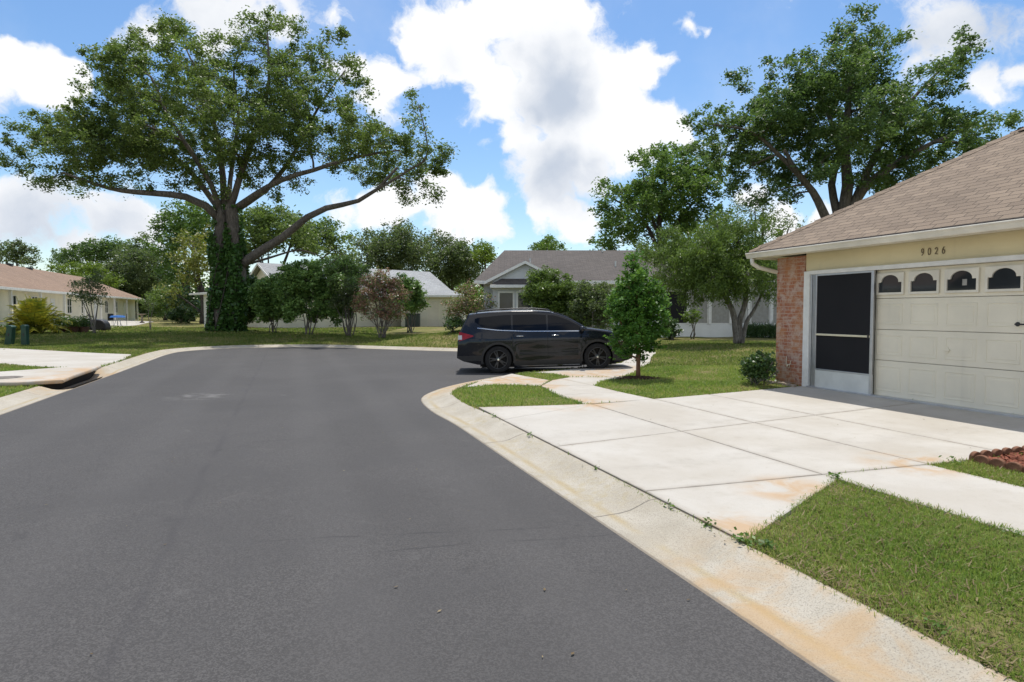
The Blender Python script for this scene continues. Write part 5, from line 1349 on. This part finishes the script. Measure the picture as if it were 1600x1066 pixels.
# blue folding chairs/table
b = at(184, 503, 50); b[2] = hz(b[0], b[1])
t = thing('patio_table', 'small patio table under a blue cloth near the left house door', 'table', b)
MB().lathe([(.001, .82), (.45, .8), (.55, .66), (.53, .65), (.42, .76), (.001, .78)], 'z', 20).build('cloth', M['bluefabric'], t)
for a in range(3): MB().tube([(0, 0, .76), (.3 * math.cos(a * 2.1), .3 * math.sin(a * 2.1), 0)], .02, 6).build('leg', M['alu'], t)
def chair(px, Y, rz, label):
    b = at(px, 503, Y); b[2] = hz(b[0], b[1])
    t = thing('patio_chair', label, 'chair', b, rz)
    MB().box(-.24, .24, -.24, .24, .43, .46).build('seat', M['blackmetal'], t, .01); MB().box(-.24, .24, .2, .23, .46, .95).build('backrest', M['blackmetal'], t, .01)
    for x in (-.22, .22):
        for y in (-.22, .22): MB().tube([(x, y, 0), (x, y, .43)], .015, 6).build('leg', M['alu'], t)
chair(176, 50.5, 1.2, 'dark patio chair left of the blue covered table'); chair(193, 51.0, -1.0, 'dark patio chair right of the blue covered table')
# bird bath
b = at(222, 503, 58); b[2] = hz(b[0], b[1])
t = thing('bird_bath', 'grey stone bird bath standing alone on the far left lawn', 'bird bath', b)
MB().lathe([(.22, 0), (.2, .08), (.09, .14), (.08, .62), (.14, .7)], 'z', 16).build('pedestal', M['stone'], t, smooth=True)
MB().lathe([(.1, .7), (.36, .8), (.38, .84), (.34, .83), (.05, .76)], 'z', 20).build('basin', M['stone'], t, smooth=True)
# patio paving
pp = [at(40, 508, 40)[:2], at(150, 506, 40)[:2], at(240, 500, 62)[:2], at(180, 499, 72)[:2]]
slabs('patio', [[tuple(x) for x in pp]], M['concrete'], .02)

# ------------------------------------------------------------------ the car
def car():
    b = np.array([.965, 17.93])
    yaw = math.radians(.4)
    t = thing('parked_car', 'glossy black sport utility vehicle parked with its nose on the driveway apron', 'car', (b[0], b[1], .045), yaw)
    t.rotation_euler = (0, -math.radians(1.7), yaw)
    t.scale = (.94, .94, .945)
    zr_x = [(-2.58, .58), (-2.555, .80), (-2.53, 1.0), (-2.52, 1.12), (-2.47, 1.22), (-2.36, 1.43), (-2.25, 1.63), (-2.21, 1.685), (-2.0, 1.71), (-1.6, 1.735), (-1.0, 1.755), (-.4, 1.745), (.1, 1.695), (.35, 1.63), (.6, 1.53), (.86, 1.385), (1.06, 1.255), (1.14, 1.205), (1.4, 1.165), (1.75, 1.11), (2.05, 1.05), (2.25, .985), (2.36, .90), (2.42, .74), (2.44, .55)]
    zb_x = [(-2.58, .46), (-2.4, .36), (-2.0, .26), (-1.0, .13), (1.0, .13), (2.0, .2), (2.3, .26), (2.44, .34)]
    WZ = [(.12, .90), (.26, .955), (.55, .985), (.85, .99), (1.0, .975), (1.13, .945), (1.35, .875), (1.6, .785), (1.76, .72)]
    ip = lambda tb, x: float(np.interp(x, [a for a, _ in tb], [c for _, c in tb]))
    def plan(x):
        f = 1.0
        if x > 1.6: f -= .17 * ((x - 1.6) / .84) ** 2.4
        if x < -1.85: f -= .055 * ((-1.85 - x) / .73) ** 2.4
        return f
    def wid(x, z):
        w = ip(WZ, z) * plan(x)
        # shoulder crease and wheel arch flare
        w += .012 * math.exp(-((z - .93) / .05) ** 2) * (1 if -2.3 < x < 2.2 else 0)
        w -= .018 * math.exp(-((z - .62) / .13) ** 2) * (1 if -.85 < x < .9 else 0)
        return w
    WX = (-1.41, 1.41); RA = .435; WR = .385
    def zbot(x):
        z = ip(zb_x, x)
        for c in WX:
            if abs(x - c) < RA: z = max(z, WR + math.sqrt(RA * RA - (x - c) ** 2) * 1.0)
        return z
    st = sorted(set([round(x, 4) for x in np.linspace(-2.58, 2.44, 110)] + [x for x, _ in zr_x] + [c + RA * s for c in WX for s in (-.999, .999, -.97, .97, -.9, .9)]))
    K = 20; rings = []
    for x in st:
        z0, z1 = zbot(x), max(ip(zr_x, x), zbot(x) + .02)
        half = []
        zs = z0 + (z1 - .045 - z0) * np.linspace(0, 1, K)
        if z1 - .045 <= z0: zs = np.full(K, z0) + np.linspace(0, .005, K)
        for z in zs: half.append((wid(x, z), z))
        wt = wid(x, zs[-1])
        half += [(wt - .015, z1 - .022), (wt - .05, z1 - .006), (wt * .72, z1 + .012), (wt * .36, z1 + .024), (0, z1 + .028)]
        rings.append([(x, -y, z) for y, z in half] + [(x, y, z) for y, z in half[-2::-1]])
    n = len(rings[0]); mb = MB()
    vs = [v for r in rings for v in r]
    fs = [(i * n + k, i * n + k + 1, (i + 1) * n + k + 1, (i + 1) * n + k) for i in range(len(rings) - 1) for k in range(n - 1)]
    fs += [(i * n, (i + 1) * n, (i + 1) * n + n - 1, i * n + n - 1) for i in range(len(rings) - 1)]
    fs += [tuple(range(n)), tuple(range((len(rings) - 1) * n, len(rings) * n))[::-1]]
    mb.add(vs, fs)
    body = mb.build('body', M['paint'], t, smooth=True)
    body.modifiers.new('edge', 'EDGE_SPLIT').split_angle = math.radians(42)

    def side_patch(name, xs_, bot, top, mat, off=.006, parent=t, nz=7, sides=(-1, 1), thick=.0):
        obs = []
        for s in sides:
            m2 = MB(); vv = []
            for x in xs_:
                zb, zt = bot(x), top(x)
                for z in np.linspace(zb, zt, nz): vv.append((x, s * (wid(x, z) + off), z))
            ff = [(i * nz + k, (i + 1) * nz + k, (i + 1) * nz + k + 1, i * nz + k + 1) for i in range(len(xs_) - 1) for k in range(nz - 1)]
            m2.add(vv, ff); o = m2.build(name, mat, parent, smooth=True); obs.append(o)
        return obs
    tab = lambda T: (lambda x: ip(T, x))
    belt = tab([(-2.3, 1.335), (-1.95, 1.29), (-1.4, 1.215), (-.6, 1.165), (0, 1.15), (.9, 1.13), (1.2, 1.12)])
    gtop = lambda x: min(tab([(-2.2, 1.52), (-1.9, 1.585), (-1.2, 1.635), (-.4, 1.635), (.1, 1.595)])(x), ip(zr_x, x) - .085)
    # glass: cargo, rear door, front door
    for a, c in ((-2.05, -1.02), (-.97, -.02), (.03, 1.0)):
        xs_ = np.linspace(a, c, 16)
        def bt(x, a=a): return belt(x) + .02 + (max(0, (a + .25 - x)) * .55 if a < -2 else 0)
        side_patch('side_window', xs_, bt, lambda x: max(gtop(x), bt(x) + .004), M['carglass'], .004)
    xs_ = np.linspace(-1.98, 1.05, 40)
    side_patch('belt_trim', xs_, lambda x: belt(x) - .012, lambda x: belt(x) + .010, M['chrome'], .010, nz=2)
    side_patch('lit_ground_strip', np.linspace(-.88, .9, 16), lambda x: .175, lambda x: .195, M['chrome'], .014, nz=2)  # bright strip added for the lit ground seen beyond the car, below the sill
    side_patch('rocker_cladding', np.linspace(-.95, .95, 16), lambda x: .195, lambda x: .33, M['clad'], .008, nz=3)
    # arch mouldings
    for c in WX:
        for s in (-1, 1):
            m2 = MB(); vv = []
            A = np.linspace(-.25, math.pi + .25, 30)
            for a in A:
                for rr in (RA - .005, RA + .06):
                    x, z = c + rr * math.cos(a), WR + rr * math.sin(a)
                    vv.append((x, s * (wid(x, max(z, .2)) + .010), z))
            m2.add(vv, [(2 * i, 2 * i + 1, 2 * i + 3, 2 * i + 2) for i in range(len(A) - 1)]); m2.build('arch_moulding', M['clad'], t, smooth=True)
    # door shut lines and handles
    for x in (-.995, .005, 1.10):
        side_patch('door_seam', np.array([x - .004, x + .004]), lambda q: .38, lambda q: belt(q) - .012, M['dark'], .003, nz=8)
    for x in (-.78, .22):
        for s in (-1, 1):
            y = s * (wid(x, 1.02) + .004)
            MB().tube([(x - .1, y, 1.025), (x - .09, y + s * .035, 1.03), (x + .09, y + s * .035, 1.03), (x + .1, y, 1.025)], .014, 8).build('door_handle', M['chrome'], t, smooth=True)
    # windscreen and rear glass
    for name, xa, xb, sc_ in (('windscreen', .22, 1.08, .90), ('rear_window', -2.47, -2.25, .86)):
        X = np.linspace(xa, xb, 14); vv = []
        for x in X:
            z = ip(zr_x, x); w = wid(x, z - .045) * sc_
            for y in np.linspace(-w, w, 9): vv.append((x, y, z + .036 - .012 * (y / w) ** 2))
        MB().add(vv, [(i * 9 + k, (i + 1) * 9 + k, (i + 1) * 9 + k + 1, i * 9 + k + 1) for i in range(13) for k in range(8)]).build(name, M['carglass'], t, smooth=True)
    # roof rails, spoiler, mirrors
    for s in (-1, 1):
        pts = [(x, s * (wid(x, 1.66) - .05), ip(zr_x, x) + .012 + (.045 if -1.95 < x < .05 else 0)) for x in np.linspace(-2.02, .15, 22)]
        MB().tube(pts, .017, 8).build('roof_rail', M['chrome'] if False else M['rim'], t, smooth=True)
        m2 = MB(); m2.lathe([(.01, -.09), (.07, -.075), (.085, 0), (.075, .07), (.01, .09)], 'y', 14)
        mo_ = m2.build('wing_mirror', M['paint'], t, smooth=True); mo_.location = (.98, s * 1.06, 1.18); mo_.scale = (.9, 1.15, 1)
        MB().tube([(.98, s * .92, 1.12), (.98, s * 1.02, 1.15)], .025, 8).build('mirror_arm', M['clad'], t)
    MB().prism([(-2.36, 1.62), (-2.30, 1.66), (-2.05, 1.715), (-2.05, 1.69), (-2.2, 1.65)], 'y', -.70, .70).build('spoiler', M['paint'], t, .01)
    # lamps
    side_patch('taillight', np.linspace(-2.50, -2.10, 9), lambda x: .93 + (x + 2.5) * .32, lambda x: 1.20 - (x + 2.5) * .28, M['redlamp'], .010, nz=5)
    side_patch('reversing_lamp', np.linspace(-2.53, -2.42, 4), lambda x: .98, lambda x: 1.10, M['whitelamp'], .016, nz=3)
    side_patch('headlight', np.linspace(1.98, 2.36, 9), lambda x: .80, lambda x: .80 + .14 * min(1, (x - 1.9) * 3), M['whitelamp'], .008, nz=4)
    MB().box(-2.605, -2.575, -.26, .26, .80, .93).build('plate_holder', M['clad'], t, .005)
    MB().box(2.40, 2.452, -.55, .55, .62, .86).build('grille', M['clad'], t, .01)
    side_patch('bumper_cladding', np.linspace(-2.56, -1.86, 10), lambda x: max(zbot(x), .36) + .004, lambda x: .52, M['clad'], .008, nz=3)
    side_patch('bumper_cladding', np.linspace(1.86, 2.42, 10), lambda x: .29, lambda x: .44, M['clad'], .008, nz=3)
    MB().box(-1.9, 1.95, -.80, .80, .15, .30).build('underbody', M['dark'], t)
    for c in WX: MB().box(c - .43, c + .43, -.70, .70, .30, .84).build('wheel_house', M['dark'], t)
    # mud flap, inner arches
    for s in (-1, 1): MB().box(-1.93, -1.90, min(s * .74, s * .95), max(s * .74, s * .95), .20, .40).build('mud_flap', M['tyre'], t)
    # wheels
    def wheel():
        r_ = WR
        ty = MB().lathe([(.255, -.115), (.33, -.12), (r_ - .02, -.11), (r_, -.085), (r_, .085), (r_ - .02, .11), (.33, .12), (.255, .115)], 'y', 40, cap=False)
        o = ty.build('wheel', M['tyre'], t, smooth=False)
        MB().lathe([(.250, .112), (.240, .02), (.001, .02)], 'y', 36, cap=False).build('rim_dish', M['dark'], o)  # inner dish of the rim, painted near-black for contrast behind the spokes
        rm_ = MB().lathe([(.268, .114), (.262, .121), (.25, .12), (.246, .112)], 'y', 36, cap=False)
        for k in range(5):
            for dv in (-.16, .16):
                a = 2 * math.pi * k / 5 + dv; a0 = 2 * math.pi * k / 5 + dv * .6
                ca, sa = math.cos(a), math.sin(a); c0, s0 = math.cos(a0), math.sin(a0); w0, w1 = .022, .016
                pts = [(.05 * c0 + w0 * s0, .05 * s0 - w0 * c0), (.05 * c0 - w0 * s0, .05 * s0 + w0 * c0), (.25 * ca - w1 * sa, .25 * sa + w1 * ca), (.25 * ca + w1 * sa, .25 * sa - w1 * ca)]
                rm_.prism(pts, 'y', .03, .088 if dv < 0 else .092)
        rm_.lathe([(.001, .03), (.075, .03), (.075, .09), (.03, .1), (.001, .1)], 'y', 18)
        rr_ = rm_.build('rim', M['rim'], o, .004)
        cp = MB().lathe([(.001, .1), (.034, .1), (.03, .108), (.001, .11)], 'y', 16).build('hub_cap', M['chrome'], o)
        return o
    w0 = wheel(); kids = list(w0.children)
    for i, (c, s) in enumerate(((WX[0], -1), (WX[1], -1), (WX[0], 1), (WX[1], 1))):
        if i == 0: o = w0
        else:
            o = w0.copy(); COL.objects.link(o)
            for ch in kids:
                c2 = ch.copy(); COL.objects.link(c2); c2.parent = o
        o.location = (c, s * .855, WR); o.rotation_euler = (0, .35 * i, math.pi if s < 0 else 0)
car()

# ------------------------------------------------------------------ light: sun and sky with clouds
off = np.array((-.03, -.385)); SUN_EL = math.atan(1 / np.linalg.norm(off)); SUN_AZ = math.atan2(-off[0], -off[1])   # azimuth from +Y towards +X
sd = bpy.data.lights.new('sun', 'SUN'); sd.energy = 4.6; sd.angle = math.radians(.55); sd.color = (1, .955, .88)
so = bpy.data.objects.new('sun', sd); COL.objects.link(so)
sv = Vector((math.sin(SUN_AZ) * math.cos(SUN_EL), math.cos(SUN_AZ) * math.cos(SUN_EL), math.sin(SUN_EL)))
so.rotation_euler = (-sv).to_track_quat('-Z', 'Y').to_euler(); so.location = sv * 60

w = bpy.data.worlds.new('World'); scene.world = w; w.use_nodes = True
nt = w.node_tree; bg = nt.nodes['Background']
sky = nd(nt, 'ShaderNodeTexSky', sky_type='NISHITA', sun_disc=False, sun_elevation=SUN_EL, sun_rotation=SUN_AZ)
sky.air_density = 1.0; sky.dust_density = .5; sky.ozone_density = 2.0
STR = .15
dirv = nd(nt, 'ShaderNodeTexCoord').outputs['Generated']
dirn = nd(nt, 'ShaderNodeVectorMath', {0: dirv}, operation='NORMALIZE').outputs[0]

def wdir(px, py):
    p = at(px, py, 100.0) - np.array((0, 0, EYE)); return p / np.linalg.norm(p)
def warp(scale, amp, det):
    n = nd(nt, 'ShaderNodeTexNoise', {'Vector': dirn, 'Scale': scale, 'Detail': det, 'Roughness': .6})
    s = nd(nt, 'ShaderNodeVectorMath', {0: n.outputs['Color'], 1: (.5, .5, .5)}, operation='SUBTRACT').outputs[0]
    return nd(nt, 'ShaderNodeVectorMath', {0: s, 'Scale': amp}, operation='SCALE').outputs[0]
dw = nd(nt, 'ShaderNodeVectorMath', {0: dirn, 1: warp(7, .10, 3)}, operation='ADD').outputs[0]
dw = nd(nt, 'ShaderNodeVectorMath', {0: dw, 1: warp(28, .028, 4)}, operation='ADD').outputs[0]
def blobfield(lst, k=.18):
    acc = None
    for x, y, r, a in lst:
        v = wdir(x, y); d = nd(nt, 'ShaderNodeVectorMath', {0: dw, 1: tuple(v)}, operation='DISTANCE').outputs['Value']
        sc = np.linalg.norm(wdir(x + r, y) - v) * .5 + np.linalg.norm(wdir(x, y + r) - v) * .5
        f = math_(nt, 'MULTIPLY_ADD', d, -a / sc, a)
        acc = f if acc is None else math_(nt, 'SMOOTH_MAX', acc, f, k)
    return acc
CL = [(700, 70, 105, 1.0), (660, 40, 75, .9), (790, 30, 110, 1.0), (860, 60, 100, 1.0), (760, 140, 80, .9), (850, 140, 100, 1.0), (940, 120, 85, 1.0), (1000, 105, 60, .9), (900, 190, 90, .9),
      (980, 215, 95, 1.0), (1040, 205, 60, .8), (800, 220, 60, .9), (850, 258, 78, .85), (930, 258, 62, .8),
      (600, 130, 70, .95), (580, 175, 60, .8), (540, 110, 60, .8), (690, 320, 65, .9), (750, 345, 70, .9), (610, 320, 60, .75), (540, 320, 60, .7), (855, 338, 34, .9), (895, 352, 36, .9),
      (60, 120, 80, .9), (0, 150, 80, .8), (110, 110, 50, .8), (20, 80, 40, .6), (60, 330, 90, .75), (160, 330, 70, .7), (220, 345, 70, .75), (0, 300, 80, .7), (130, 390, 90, .5), (240, 30, 100, .6), (330, 20, 110, .65), (450, 20, 90, .6), (520, 10, 60, .5),
      (1545, 145, 60, .9), (1590, 120, 50, .8), (1600, 40, 130, .55), (1480, 40, 120, .5), (1440, 110, 60, .45), (1066, 40, 34, .55), (1085, 55, 24, .5), (1230, 345, 50, .75), (1290, 345, 45, .7), (1180, 310, 40, .5), (-200, 150, 200, .8), (1850, 150, 200, .7), (800, -300, 260, .7), (300, -350, 200, .6), (1300, -300, 180, .5)]
f = blobfield(CL, .12)
fb = nd(nt, 'ShaderNodeTexNoise', {'Vector': dw, 'Scale': 9.0, 'Detail': 7.0, 'Roughness': .62}).outputs['Fac']
fb2 = nd(nt, 'ShaderNodeTexNoise', {'Vector': dirn, 'Scale': 2.3, 'Detail': 6.0, 'Roughness': .6}).outputs['Fac']
# clouds of the sky outside the surveyed part
sz = nd(nt, 'ShaderNodeSeparateXYZ', {'Vector': dirn})
back = ramp(nt, sz.outputs[1], .45, .1)
gen = math_(nt, 'MULTIPLY', math_(nt, 'MULTIPLY', math_(nt, 'SUBTRACT', fb2, .46), 5.0), back)
f = math_(nt, 'MAXIMUM', f, gen)
dens = math_(nt, 'ADD', f, math_(nt, 'MULTIPLY', math_(nt, 'SUBTRACT', fb, .5), 1.5))
alpha = ramp(nt, dens, .14, .44)
thin = math_(nt, 'MULTIPLY', ramp(nt, fb2, .45, .75), .20)
alpha = math_(nt, 'MAXIMUM', alpha, thin)
GR = [(870, 140, 95, 1.0), (830, 165, 60, .8), (865, 270, 85, .85), (930, 270, 55, .7), (790, 265, 50, .5), (1560, 40, 170, .8), (1450, 70, 110, .6), (60, 350, 130, .75), (180, 350, 110, .6), (300, 20, 170, .45), (450, 30, 120, .35), (0, 180, 70, .4), (700, 95, 40, .35)]
g = blobfield(GR, .15)
shade = ramp(nt, math_(nt, 'ADD', g, math_(nt, 'MULTIPLY', math_(nt, 'SUBTRACT', fb, .5), .7)), .0, .95)
white = tuple(x / STR for x in (1.02, 1.03, 1.05)); grey = tuple(x / STR for x in (.56, .63, .745))
cc = mixc(nt, shade, white, grey)
skyc = nd(nt, 'ShaderNodeHueSaturation', {'Saturation': 1.18, 'Value': 1.04, 'Color': sky.outputs['Color']}).outputs['Color']
nt.links.new(mixc(nt, alpha, skyc, cc), bg.inputs['Color'])
bg.inputs['Strength'].default_value = STR
w.cycles.sampling_method = 'MANUAL'; w.cycles.sample_map_resolution = 512

vs_ = scene.view_settings
vs_.view_transform = 'Standard'; vs_.look = 'None'; vs_.exposure = 0; vs_.gamma = 1
scene.render.engine = 'CYCLES'
scene.cycles.max_bounces = 6; scene.cycles.diffuse_bounces = 3; scene.cycles.glossy_bounces = 3; scene.cycles.transmission_bounces = 2; scene.cycles.transparent_max_bounces = 4
scene.cycles.use_denoising = True
